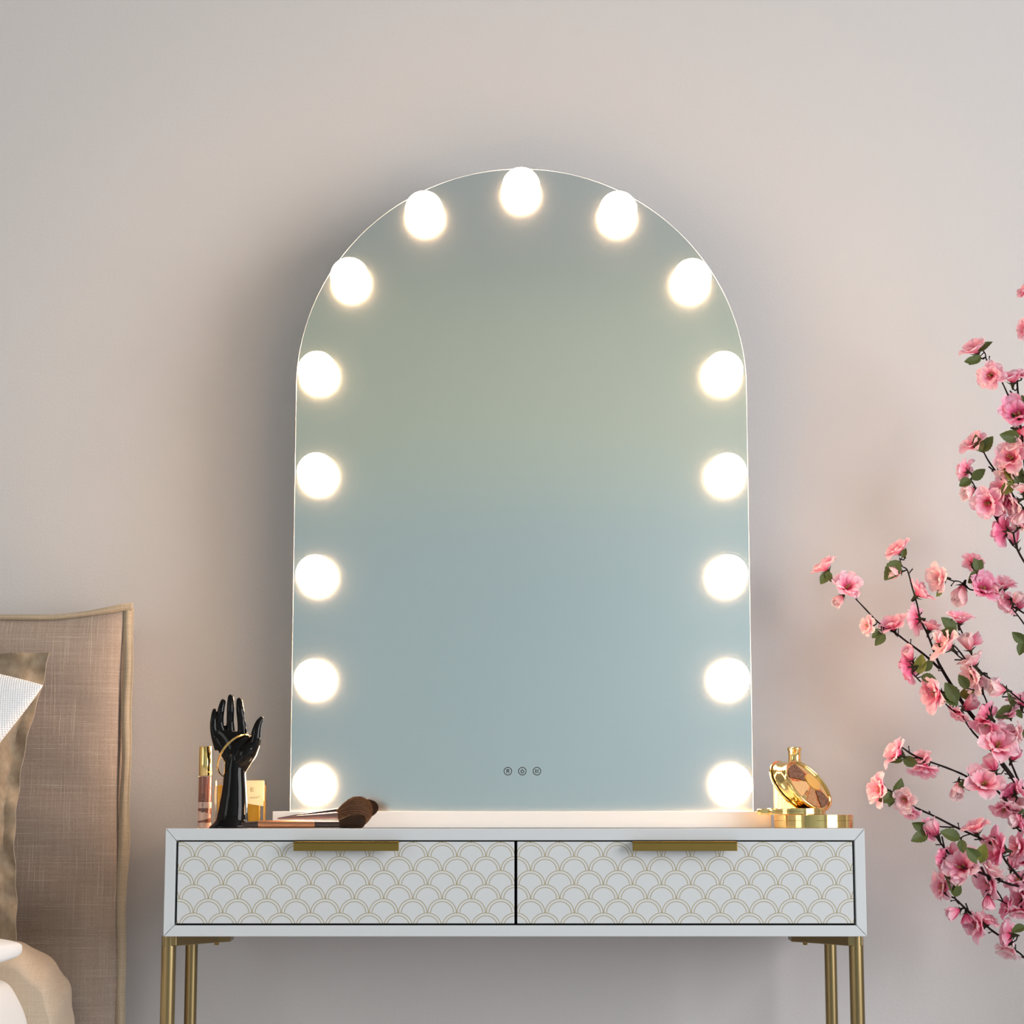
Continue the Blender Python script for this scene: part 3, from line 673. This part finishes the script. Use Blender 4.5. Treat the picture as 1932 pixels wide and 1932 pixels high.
lin.parent = None; lin['label'] = 'plump beige linen pillow lying flat against the foot of the headboard'; lin['category'] = 'pillow'
_o = Vector((-.8, 2.79, .45))
for v in lin.data.vertices: v.co += ORG[bed.name]-_o
lin.location = _o
blob_bed('mattress', [(-1.3, .444), (-.70, .444), (-.61, .44), (-.596, .42), (-.594, .36)], 2.855, .85, -2.1, .34, M_duvet, .0010, .02, 2, 'white sheeted mattress')
blob_bed('duvet', [(-1.3, mt-.056), (-.80, mt-.056)]+[pw(u, v, 2.70) for u, v in ((-60, 1838), (-20, 1840), (10, 1848), (30, 1865), (45, 1893), (58, 1935), (64, 1970))]+[(-.588, .42), (-.589, .38)], 2.712, .80, -2.12, .37, M_duvet, .0008, .01, 5, 'plain white duvet')
part('bed_base', MB().box((-2.1, .9, .10), (-.60, 2.86, .335)), M_frame, bed, bevel=.01)
for x in (-2.02, -.68):
    for y in (1.0, 2.75): part('leg', MB().lathe([(.02, 0), (.026, .1)], (x, y, 0), 20), M_darkm, bed)

def pillow(name, label, m, C, thick, concave, seam=0, seed=1, wr=.002, pw_=1.6, thk=.42, cr=.02):
    # C: the four corners TL, TR, BR, BL in the place
    n = 110; N_ = ((C[1]-C[3]).cross(C[0]-C[2])).normalized(); mb = MB()
    def pt(u, v, side):
        s, t = u*2-1, v*2-1
        s = math.copysign(1-(1-abs(s))**1.5, s); t = math.copysign(1-(1-abs(t))**1.3, t)
        s2 = s*(1-concave*(1-abs(t)**pw_)); t2 = t*(1-concave*.6*(1-abs(s)**2.0))
        uu, vv = (s2+1)/2, (t2+1)/2
        k_ = 1-cr*(s*s*t*t)**3; uu = .5+(uu-.5)*k_; vv = .5+(vv-.5)*k_
        p = C[0]*(1-uu)*vv+C[1]*uu*vv+C[2]*uu*(1-vv)+C[3]*(1-uu)*(1-vv)
        d = min(1-abs(s), 1-abs(t))
        if seam:
            q = max(0, 1-abs(s)-seam)*max(0, 1-abs(t)-seam*1.3)/((1-seam)*(1-seam))
            th = .0016+thick*min(1, q*1.5)**.45
            fold = max(0, 1-d/(seam*1.6))
            w = .008*fold*math.sin(s*19+t*17+seed)*math.sin(t*8-s*5)+wr*math.sin(s*14+t*9)*(1-fold)
        else:
            e = max(0, 1-s*s)*max(0, 1-t*t); th = .0012+thick*e**thk
            w = wr*math.sin(s*11+t*7+seed)*math.sin(t*9-s*5)*min(1, d*6)
        return p+N_*(th*side+w)
    mb.grid(lambda a, b: pt(a, b, 1), n, n); mb.grid(lambda a, b: pt(a, b, -1), n, n)
    for k in range(n):                 # close the rim
        q = (n+1)*(n+1)
        for a_, b_ in ((k, k+1), (n*(n+1)+k, n*(n+1)+k+1), (k*(n+1), (k+1)*(n+1)), (k*(n+1)+n, (k+1)*(n+1)+n)): mb.f.append((a_, b_, b_+q, a_+q))
    org = (C[2]+C[3])/2; me = mb.mesh(name, org, True, 60)
    o = link(D.objects.new(name, me)); me.materials.append(m); o.location = org; o['label'] = label; o['category'] = 'pillow'
    return o
beige = pillow('pillow', 'beige velvet pillow with a flat border, leaning on the headboard behind the white pillow', M_velvet, [P(u, v, 2.795) for u, v in ((-560, 1206), (101, 1226), (36, 1784), (-560, 1788))], .036, .115, seam=.085, seed=4, wr=.0016)
pipe = MB(); me_ = beige.data
pillow('pillow', 'white waffle-textured pillow whose corner points to the right, in front of the beige velvet one', M_waffle, [P(-430, 1160, 2.68), P(90, 1290, 2.675), P(-205, 1700, 2.64), P(-690, 1580, 2.64)], .034, .05, seed=2, wr=.0012, cr=.022)
fz_ = P(46, 1788, 2.69).z
pillow('pillow', 'flat white pillow low at the left edge, only its blunt corner showing', M_duvet, [Vector((-1.12, 2.70, fz_-.004)), Vector((P(66, 1788, 2.69).x, 2.69, fz_)), Vector((-.66, 2.46, fz_-.012)), Vector((-1.12, 2.44, fz_-.012))], .027, .02, seed=6, wr=.001, thk=.30, cr=.05)

# ------------------------------------------------------------ blossom tree
tree = thing('blossom_tree', 'artificial cherry blossom tree with dark twigs and pink flowers, right of the dressing table', 'plant', (1.02, 2.78, 0))
TO = ORG[tree.name]
def petal(mb, tip, az, L, Wd, t0, t1, z0, r0, cup, ruf, rnd, nu=7, nv=6):
    ruf *= 1.5; Wd *= rnd.uniform(.85, 1.08); L *= rnd.uniform(.88, 1.08)
    ca, sa = math.cos(az), math.sin(az); pts = []
    x = r0; z = z0; ph = rnd.uniform(0, 6); prev = 0
    cl = [(r0, z0)]
    for i in range(1, nu+1):
        a = t0+(t1-t0)*(i/nu); cl.append((cl[-1][0]+L/nu*math.cos(a), cl[-1][1]+L/nu*math.sin(a)))
    n0 = len(mb.v)
    for i in range(nu+1):
        u = i/nu; w = Wd*(.16+.84*math.sin(math.pi*min(1, u*.62+.02))**1.1)*(math.sqrt(max(0, 1-max(0, (u-.62)/.385)**2.4)) if u > .62 else 1)
        a = t0+(t1-t0)*u
        for j in range(nv+1):
            v = j/nv*2-1
            back = -.10*L*(1-abs(v))**2*(u > .99) if False else 0
            off = cup*w*(v*v)+ruf*u*math.sin(v*6+ph)+ruf*.6*math.sin(u*9+ph*2)
            r = cl[i][0]-off*math.sin(a)*.7-(.13*L*max(0, 1-abs(v)*2.2)-.05*L*math.sin(abs(v)*7))*max(0, u-.7)/.3; zz = cl[i][1]+off*math.cos(a)
            y = v*w
            mb.v.append(Vector((r*ca-y*sa, r*sa+y*ca, zz))); tip.append(u)
    for i in range(nu):
        for j in range(nv):
            q = n0+i*(nv+1)+j; mb.f.append((q, q+nv+1, q+nv+2, q+1))
def flower_mesh(kind, seed):
    rnd = random.Random(seed); mb = MB(); tip = []; R_ = math.radians
    if kind == 'open':
        for k in range(6): petal(mb, tip, k*math.pi/3+rnd.uniform(-.15, .15), 1.0, .36, R_(50), R_(rnd.uniform(-25, 5)), -.05, .05, .25, .045, rnd)
        for k in range(6): petal(mb, tip, k*math.pi/3+.5+rnd.uniform(-.2, .2), .78, .32, R_(65), R_(rnd.uniform(5, 50)), 0, .05, .32, .045, rnd)
        for k in range(3): petal(mb, tip, k*2.09+rnd.uniform(-.4, .4), .50, .17, R_(60), R_(rnd.uniform(20, 60)), .02, .08, .4, .03, rnd)
    elif kind == 'cup':
        for k in range(5): petal(mb, tip, k*math.pi*.4+rnd.uniform(-.15, .15), 1.05, .42, R_(55), R_(rnd.uniform(-5, 35)), -.05, .05, .35, .04, rnd)
        for k in range(5): petal(mb, tip, k*math.pi*.4+.6+rnd.uniform(-.2, .2), .84, .32, R_(62), R_(rnd.uniform(20, 65)), 0, .06, .40, .05, rnd)
    else:
        for k in range(4): petal(mb, tip, k*math.pi/2+rnd.uniform(-.2, .2), 1.15, .46, R_(60), R_(rnd.uniform(75, 105)), -.1, .05, .55, .03, rnd)
        for k in range(3): petal(mb, tip, k*2.1+.5, .95, .36, R_(78), R_(100), -.05, .04, .6, .03, rnd)
    me = mb.mesh('flower', ang=180); at = me.attributes.new('tip', 'FLOAT', 'POINT'); at.data.foreach_set('value', tip)
    return me
FM = {}
for kd, n in (('open', 4), ('cup', 4), ('bud', 3)):
    FM[kd] = []
    for s in range(n):
        row = {}
        for mk, m in (('n', M_petal), ('d', M_petald), ('l', M_petall)):
            me = flower_mesh(kd, s*13+5); me.materials.append(m); row[mk] = me
        FM[kd].append(row)
stm = MB(); rnd = random.Random(2)
for k in range(12):
    a = rnd.uniform(0, 6.28); s = rnd.uniform(.05, .16); h = rnd.uniform(.28, .42)
    stm.tube([(0, 0, 0), (s*math.cos(a)*.6, s*math.sin(a)*.6, h*.7), (s*math.cos(a), s*math.sin(a), h)], [.014, .011, .011], 4)
    stm.lathe([(.004, -.02), (.026, 0), (.004, .022)], (s*math.cos(a), s*math.sin(a), h+.01), 5)
STM = stm.mesh('stamens'); STM.materials.append(M_stamen)
cy = MB().lathe([(.04, -.40), (.06, -.30), (.11, -.12), (.14, -.02), (.10, .03)], (0, 0, 0), 12)
for k in range(5):
    a = k*1.2566; cy.add([(.12*math.cos(a-.5), .12*math.sin(a-.5), -.05), (.12*math.cos(a+.5), .12*math.sin(a+.5), -.05), (.42*math.cos(a), .42*math.sin(a), .12), (.15*math.cos(a), .15*math.sin(a), -.10)], [(0, 1, 2), (0, 2, 3), (3, 2, 1), (0, 3, 1)])
CAL = cy.mesh('calyx'); CAL.materials.append(M_calyx)
def leaf_mesh(seed, m):
    rnd = random.Random(seed); mb = MB(); nu, nv = 12, 6; bend = rnd.uniform(-.25, .35); fold = rnd.uniform(.15, .5); tw = rnd.uniform(-.5, .5)
    def f(u, j):
        v = j*2-1; w = .30*math.sin(math.pi*u**.8)**.8*(1+(.06 if int(u*12) % 2 else -.04)*abs(v)) if 0 < u < 1 else .01
        y = v*w; z = fold*abs(y)+bend*u*u*.6; return Vector((u, y*math.cos(tw*u)-z*math.sin(tw*u), y*math.sin(tw*u)+z*math.cos(tw*u)))
    mb.grid(f, nu, nv); n = len(mb.v)
    mb.grid(lambda u, j: f(u, j)-Vector((0, 0, .012)), nu, nv)
    me = mb.mesh('leaf', ang=180); me.materials.append(m); return me
LM = [leaf_mesh(s, M_leaf) for s in range(4)]; LY = [leaf_mesh(s+9, M_leafy) for s in range(2)]

# stems: (depth, [(u, v, r_mm)...])
STEMS = [
 (2.86, [(1572,1092,.8),(1580,1102,.9),(1605,1121,1.0),(1628,1144,1.1),(1659,1176,1.2),(1689,1194,1.4),(1710,1210,1.5),(1746,1237,1.8),(1773,1262,2.2)]),
 (2.85, [(1697,1052,.8),(1702,1068,.9),(1712,1076,1.1),(1721,1108,1.2),(1730,1139,1.3),(1737,1169,1.4),(1751,1199,1.6),(1767,1242,1.9),(1779,1266,2.4),(1796,1294,2.9),(1810,1317,3.1),(1833,1349,3.2),(1856,1376,3.2),(1868,1400,3.2),(1887,1434,3.3),(1921,1482,3.4),(1965,1550,3.6),(2060,1700,4.5),(2250,2000,7)]),
 (2.83, [(1762,1306,.9),(1776,1317,1.0),(1789,1333,1.1),(1817,1356,1.3),(1837,1383,1.5),(1860,1406,1.7),(1884,1432,2.0),(1921,1486,2.2)]),
 (2.86, [(1828,1328,.8),(1830,1340,.9),(1833,1352,1.2)]),
 (2.84, [(1712,1262,1.0),(1726,1275,1.0),(1738,1287,1.1),(1762,1306,1.2)]),
 (2.82, [(1809,1180,.9),(1821,1206,1.2)]), (2.82, [(1800,1190,.8),(1821,1206,1.2),(1827,1225,1.2)]),
 (2.81, [(1782,1216,.9),(1798,1217,1.1),(1811,1230,1.3),(1823,1246,1.4),(1834,1254,1.4),(1842,1258,1.4),(1858,1274,1.4),(1883,1288,1.3),(1899,1299,1.3),(1926,1322,1.4),(1960,1350,1.8),(2010,1450,2.5),(2060,1700,3.5)]),
 (2.81, [(1797,1227,.8),(1811,1240,1.0),(1823,1246,1.1)]), (2.81, [(1801,1245,1.1),(1812,1245,1.1),(1823,1246,1.2)]),
 (2.82, [(1833,1276,.9),(1843,1293,1.1),(1855,1309,1.2),(1864,1331,1.3),(1873,1356,1.5),(1883,1381,1.6),(1897,1414,1.6),(1912,1450,1.7),(1926,1481,1.9),(1965,1550,2.5)]),
 (2.82, [(1853,1293,.9),(1856,1310,1.1)]), (2.82, [(1872,1329,1.0),(1869,1350,1.1)]), (2.82, [(1836,1302,1.2),(1846,1302,1.1),(1855,1311,1.1)]),
 (2.82, [(1854,1328,.9),(1869,1341,1.1)]),
 (2.84, [(1773,1094,.9),(1785,1092,.9),(1798,1096,1.0),(1812,1098,1.0),(1830,1112,1.2),(1852,1114,1.2),(1873,1117,1.3),(1901,1139,1.4),(1932,1157,1.5),(1990,1200,2.0),(2060,1400,2.8),(2100,1700,4)]),
 (2.84, [(1843,1078,.9),(1856,1090,1.0),(1870,1108,1.1)]),
 (2.83, [(1910,1148,.9),(1921,1162,1.0),(1934,1180,1.1),(1990,1260,1.5),(2060,1400,2.5)]),
 (2.83, [(1891,1315,1.1),(1905,1315,1.0),(1924,1321,1.0)]), (2.83, [(1899,1293,.8),(1901,1301,.9),(1926,1322,1.1)]), (2.83, [(1912,1333,1.0),(1932,1334,1.0),(1990,1400,1.5)]),
 (2.80, [(1912,1006,1.3),(1917,1030,1.6),(1931,1058,1.6),(1975,1130,2.0),(2040,1300,3),(2100,1700,4.5)]),
 (2.80, [(1846,656,.8),(1853,660,.9),(1859,668,1.0),(1862,680,1.1),(1880,700,1.1),(1894,728,1.2),(1906,755,1.4),(1922,790,1.6),(1929,830,1.8),(1936,900,2.0),(1950,980,2.5),(1990,1130,3),(2060,1400,4),(2120,1750,5.5)]),
 (2.80, [(1919,716,1.5),(1920,735,1.6),(1923,758,1.6),(1927,800,1.6)]), (2.80, [(1905,737,1.0),(1919,752,1.2)]), (2.80, [(1907,744,1.0),(1906,756,1.1)]),
 (2.82, [(1848,838,1.0),(1856,853,1.2),(1864,868,1.2),(1875,884,1.4),(1893,908,1.7),(1908,930,1.8),(1930,970,2.0),(1970,1060,2.4),(2040,1300,3)]),
 (2.82, [(1865,880,1.1),(1880,892,1.2)]), (2.82, [(1881,878,1.1),(1884,895,1.3)]), (2.82, [(1878,895,1.0),(1886,899,1.0)]),
 (2.83, [(1831,904,1.0),(1837,914,1.1),(1846,930,1.1),(1858,944,1.1),(1868,960,1.2),(1876,972,1.4),(1887,992,1.5),(1899,1010,1.7),(1912,1030,1.7)]),
 (2.83, [(1884,962,1.3),(1881,978,1.4)]), (2.83, [(1840,934,1.1),(1849,936,1.2),(1857,944,1.0)]),
 (2.81, [(1896,842,1.0),(1912,880,1.2),(1921,912,1.3),(1934,940,1.4)]), (2.81, [(1925,950,1.2),(1938,968,1.3)]),
 (2.82, [(1690,1411,1.1),(1701,1410,1.2),(1722,1424,1.4),(1751,1436,1.4),(1782,1447,1.4),(1814,1460,1.5),(1833,1470,1.6),(1858,1478,1.7),(1877,1489,1.8),(1892,1503,2.0),(1915,1530,2.0),(1940,1560,2.2),(2000,1660,3),(2100,1850,4.5)]),
 (2.82, [(1706,1431,1.2),(1722,1430,1.2),(1733,1430,1.1)]),
 (2.82, [(1807,1470,1.0),(1822,1472,1.0),(1840,1473,1.2)]),
 (2.80, [(1661,1487,1.0),(1673,1489,1.1),(1690,1502,1.4),(1708,1512,1.4),(1726,1523,1.5),(1765,1541,1.5),(1802,1560,1.6),(1831,1573,1.6),(1865,1589,1.6),(1885,1606,1.6),(1900,1628,1.7),(1916,1647,1.8),(1935,1670,2),(1990,1740,2.6),(2120,1900,4.5)]),
 (2.80, [(1668,1499,1.0),(1680,1502,1.1),(1690,1504,1.2)]), (2.80, [(1776,1560,1.0),(1802,1561,1.1)]),
 (2.81, [(1758,1568,1.0),(1770,1584,1.3),(1785,1604,1.5),(1800,1622,1.3),(1820,1640,1.2)]), (2.80, [(1777,1578,1.1),(1782,1600,1.2)]),
 (2.80, [(1833,1573,1.0),(1817,1578,.9),(1812,1584,.9)]), (2.80, [(1838,1584,1.0),(1856,1584,1.1),(1866,1590,1.3)]),
 (2.79, [(1814,1633,1.0),(1828,1641,1.1),(1843,1644,1.5),(1875,1657,1.7),(1901,1667,1.7),(1931,1679,1.9),(1990,1740,2.2)]),
 (2.79, [(1847,1628,1.2),(1857,1648,1.4)]), (2.79, [(1829,1643,1.0),(1843,1656,1.1)]),
 (2.80, [(1880,1680,1.1),(1887,1690,1.2),(1892,1700,1.1)]), (2.80, [(1873,1697,1.1),(1882,1697,1.1),(1892,1701,1.2)]),
 (2.81, [(1778,1682,1.0),(1788,1690,1.1),(1800,1694,1.2),(1808,1701,1.4),(1831,1723,1.7),(1850,1735,1.5),(1867,1752,1.6),(1897,1774,1.6),(1916,1793,1.4),(1932,1806,1.4),(1990,1870,2.0),(2120,2000,4)]),
 (2.81, [(1822,1704,1.1),(1827,1718,1.2)]), (2.81, [(1804,1699,1.2),(1810,1706,1.2)]), (2.81, [(1902,1790,1.0),(1914,1801,1.1),(1932,1807,1.2)]),
 (2.82, [(1887,1441,1.0),(1894,1450,1.2),(1905,1462,1.4)]), (2.83, [(1882,1395,1.4),(1889,1404,1.4)]),
 (2.83, [(1916,1560,1.3),(1926,1569,1.5)]), (2.83, [(1925,1535,1.4),(1930,1555,1.5)]), (2.84, [(1901,1628,1.2),(1916,1648,1.4)]),
]
SEG = []                               # sampled stem points for attaching stalks
for Yd, pts in STEMS:
    q = [(P(u, v, Yd+max(0, (u-1932))*-.0000), r) for u, v, r in pts]
    # smooth + knotty
    path = []; rad = []
    for i in range(len(q)-1):
        p0 = q[max(i-1, 0)][0]; p1 = q[i][0]; p2 = q[i+1][0]; p3 = q[min(i+2, len(q)-1)][0]
        for k in range(4):
            t = k/4; path.append(.5*((2*p1)+(p2-p0)*t+(2*p0-5*p1+4*p2-p3)*t*t+(3*p1-p0-3*p2+p3)*t**3))
            rad.append((q[i][1]+(q[i+1][1]-q[i][1])*t)*.001*(.78+.18*random.random()))
    path.append(q[-1][0]); rad.append(q[-1][1]*.00075)
    if len(pts) > 7 and pts[-1][0] > 1960:
        path.append(Vector((TO.x+random.uniform(-.01, .01), TO.y+random.uniform(-.01, .01), .22))); rad.append(.006)
    mb = MB().tube(path, rad, 8)
    if len(pts) > 4:                    # spurs and tiny knobs
        L = 0; nxt = random.uniform(.012, .03)
        for a, b in zip(path[:-2], path[1:-1]):
            L += (b-a).length
            if L > nxt and a.x < .70:
                nxt = L+random.uniform(.016, .036); d = (b-a).normalized(); side = d.cross(Vector((0, 1, 0)))*random.choice((-1, 1))
                dr_ = (side*.8-d*.6+Vector((0, random.uniform(-.4, .4), 0))).normalized(); ln = random.uniform(.004, .009)
                mb.tube([a, a+dr_*ln], [.0007, .0006], 5)
                if random.random() < .5: mb.lathe([(.0003, -.0012), (.0012, 0), (.0003, .0012)], a+dr_*ln, 6)
                else:
                    for w in range(3): mb.tube([a+dr_*ln*(.4+.3*w)-d*.0016, a+dr_*ln*(.4+.3*w)+d*.0016], .0004, 4)
    part('branch', mb, M_bark, tree)
    for a, b in zip(path, path[1:]):
        if a.x < .72: SEG += [a, a.lerp(b, .5)]
part('trunk', MB().tube([(TO.x, TO.y, .12), (TO.x, TO.y, .25)], [.02, .012], 14), M_bark, tree)
part('pot', MB().lathe([(.10, 0), (.12, .02), (.15, .20), (.155, .21), (.14, .21), (.135, .13)], (TO.x, TO.y, 0), 40), M_pot, tree)

def near(p):
    return min(SEG, key=lambda s: (s.x-p.x)**2+(s.z-p.z)**2+.3*(s.y-p.y)**2)
#  (u, v, size px, screen direction deg, tilt f/s/b, colour n/d/l, shape)
FL = """1553,1066,44,125,s,n,c;1600,1104,48,80,f,n,c;1584,1131,26,230,s,l,b;1693,1034,44,130,s,n,c;1690,1080,30,190,s,l,b;1739,1115,46,50,s,n,c;1770,1092,46,185,s,l,c
1723,1170,54,180,b,n,o;1682,1177,44,110,s,n,c;1634,1180,38,180,s,l,o;1757,1180,36,70,s,n,c;1812,1164,42,90,s,n,c;1782,1214,52,150,s,l,c;1837,1058,42,60,b,n,o
1812,1118,42,250,s,l,b;1856,1107,50,60,f,d,c;1874,1123,44,220,s,l,o;1896,1099,40,80,s,n,c;1897,1138,54,200,b,n,o;1927,1138,30,60,s,n,b
1710,1262,54,200,b,d,o;1716,1236,30,120,s,n,b;1760,1309,54,180,s,n,c;1748,1300,40,200,b,n,o;1807,1352,48,240,s,n,o;1826,1213,38,120,s,l,b;1839,1210,28,40,s,n,b
1834,1244,42,110,s,l,c;1832,1277,52,190,s,l,c;1852,1284,32,320,s,l,b;1856,1348,54,150,b,d,o;1860,1370,46,240,s,d,c;1896,1377,40,80,s,n,c;1884,1300,38,170,s,l,b
1885,1402,60,80,f,n,c;1927,1318,46,90,s,n,c;1924,1385,48,350,s,l,o;1828,1330,34,40,s,n,b;1887,1001,60,160,b,d,o;1912,1013,34,110,s,n,b;1928,985,44,60,s,n,o
1687,1417,48,160,s,n,c;1737,1433,38,120,s,n,c;1744,1454,44,260,s,n,c;1656,1490,48,170,s,n,c;1705,1509,38,190,f,l,c;1717,1537,40,260,s,n,o;1748,1566,42,210,b,d,o;1762,1564,36,120,s,n,b
1838,1559,46,110,s,n,c;1858,1475,56,90,f,n,c;1807,1488,34,250,s,l,b;1873,1441,36,110,s,n,b;1906,1491,50,130,b,d,o;1918,1518,46,90,s,l,c;1893,1532,52,250,s,n,o
1776,1615,42,150,b,d,o;1784,1636,38,230,s,n,o;1814,1633,58,140,f,n,c;1879,1601,56,170,s,d,c;1917,1597,60,170,s,n,o;1875,1643,46,50,s,l,c;1862,1668,50,210,s,n,c;1864,1700,30,270,s,n,b
1773,1673,52,190,s,n,o;1899,1711,38,160,s,d,c;1921,1658,54,100,s,n,o;1925,1695,46,180,s,n,c;1924,1724,50,260,s,n,o;1801,1721,30,200,s,n,b;1824,1734,28,270,s,d,b
1841,1747,46,190,s,n,c;1863,1734,38,60,s,n,c;1897,1763,58,170,b,n,o;1902,1797,42,250,s,l,c;1926,1488,36,30,s,n,c
1838,655,44,130,s,n,c;1868,708,54,200,f,n,o;1910,709,46,100,s,n,c;1929,702,36,80,s,n,o;1919,778,60,110,f,d,c;1931,814,36,340,s,n,b;1837,834,44,140,s,n,c;1817,886,44,140,b,n,o
1829,927,32,200,s,l,b;1906,861,54,150,f,n,c;1924,838,44,120,s,l,c;1863,950,48,220,f,n,c;1884,925,44,170,s,n,c;1908,950,46,200,s,l,c;1928,975,40,250,s,l,b;1931,920,40,100,s,l,c
1931,549,28,150,s,n,c;1932,620,36,190,s,n,c;1900,893,36,240,s,l,c;1895,945,36,200,s,d,o;1885,962,26,280,s,d,b;1918,1130,26,60,s,l,b;1880,1290,24,100,s,l,b;1770,1205,24,100,s,l,b
1900,1345,34,120,s,n,c;1918,1545,30,200,s,l,b;1870,1590,30,220,s,n,c;1915,1425,30,60,s,n,b;1930,1620,44,120,s,n,o;1930,1555,36,30,s,d,c;1910,1630,30,90,s,n,b;1800,1605,28,60,s,n,b"""
LF = """1562,1082,28,235,g;1557,1078,22,300,g;1697,1058,44,232,g;1702,1052,18,60,g;1664,1189,26,215,g;1668,1194,28,235,g;1846,1080,32,95,g;1848,1083,34,212,g
1803,1193,38,135,g;1806,1196,34,170,g;1776,1112,16,235,y;1734,1272,36,80,y;1742,1266,28,55,g;1738,1276,30,340,g;1805,1326,42,120,g;1808,1330,36,150,g;1810,1311,34,10,y;1826,1300,30,120,g
1913,1334,28,110,g;1914,1336,38,205,g;1916,1338,20,300,g;1934,1212,30,140,g;1932,1210,28,250,g;1936,1388,28,160,g;1707,1428,20,150,g;1704,1430,30,330,g;1703,1434,24,185,g
1688,1500,32,65,g;1690,1502,36,195,g;1684,1500,22,250,g;1752,1566,34,150,g;1750,1574,34,200,g;1812,1582,38,165,g;1813,1584,26,275,g;1848,1628,36,130,g;1848,1628,36,75,y
1838,1482,32,175,g;1836,1490,26,140,g;1803,1690,42,115,g;1801,1692,26,70,g;1935,1533,26,180,g;1934,1748,26,200,g;1845,662,30,20,g;1850,672,26,215,g;1846,680,26,185,g
1852,852,34,50,g;1849,852,32,100,g;1833,904,30,35,g;1832,905,30,210,g;1924,828,38,165,g;1918,800,22,120,g;1913,910,38,120,y;1916,912,34,70,g;1913,910,34,220,y;1922,908,26,20,g;1932,770,24,100,g"""
rf = random.Random(11); fi = 0
stalk = MB()
for ent in FL.replace('\n', ';').split(';'):
    u, v, sz, dg_, tl, cl_, shp = ent.split(','); u, v, sz, dg_ = map(float, (u, v, sz, dg_))
    base = near(P(u, v, 2.82)); Yf = base.y+{'f': -.012, 's': rf.uniform(-.008, .004), 'b': .004}[tl]
    a = math.radians(dg_+rf.uniform(-8, 8)); ty = {'f': -1.5, 's': rf.uniform(-.55, -.1), 'b': .75}[tl]
    n = Vector((math.cos(a), ty, math.sin(a))).normalized()
    s = PX(sz, Yf)/{'o': 1.62, 'c': 1.30, 'b': 1.08}[shp]
    cpt = P(u, v, Yf); c0 = cpt-n*s*.38
    key = {'o': 'open', 'c': 'cup', 'b': 'bud'}[shp]; me = FM[key][rf.randrange(len(FM[key]))][cl_]
    rot = n.to_track_quat('Z', 'Y') @ Quaternion((0, 0, 1), rf.uniform(0, 6.28))
    fo = link(D.objects.new('flower', me), tree); fo.rotation_mode = 'QUATERNION'; fo.rotation_quaternion = rot; fo.scale = (s, s, s); fo.location = c0-TO
    c_ = link(D.objects.new('calyx', CAL), fo)
    if shp != 'b': link(D.objects.new('stamens', STM), fo)
    end = c0-n*s*.40
    sb = near(end); 
    if (sb-end).length < .035: mb = stalk; mid = (sb+end)/2-n*s*.1; stalk.tube([end+n*s*.1, mid, sb], [.0010, .0008, .0009], 6)
for ent in LF.replace('\n', ';').split(';'):
    u, v, L, dg_, cl_ = ent.split(','); u, v, L, dg_ = map(float, (u, v, L, dg_))
    base = near(P(u, v, 2.82)); p = P(u, v, base.y-.004); a = math.radians(dg_); s = PX(L, p.y)*1.08
    d = Vector((math.cos(a), rf.uniform(-.35, .1), math.sin(a))).normalized()
    nn = Vector((rf.uniform(-.5, .5), -1, rf.uniform(-.3, .7))); nn = (nn-d*nn.dot(d)).normalized(); sd = nn.cross(d)
    mt_ = Matrix((d, sd, nn)).transposed()
    lo = link(D.objects.new('leaf', (LM if cl_ == 'g' else LY)[rf.randrange(4 if cl_ == 'g' else 2)]), tree)
    lo.rotation_mode = 'QUATERNION'; lo.rotation_quaternion = mt_.to_quaternion(); lo.scale = (s, s*1.05, s); lo.location = p-TO
    if (base-p).length < .03: stalk.tube([p+d*s*.05, base], [.0007, .0008], 5)
part('flower_stalk', stalk, M_bark, tree, kind='stuff')
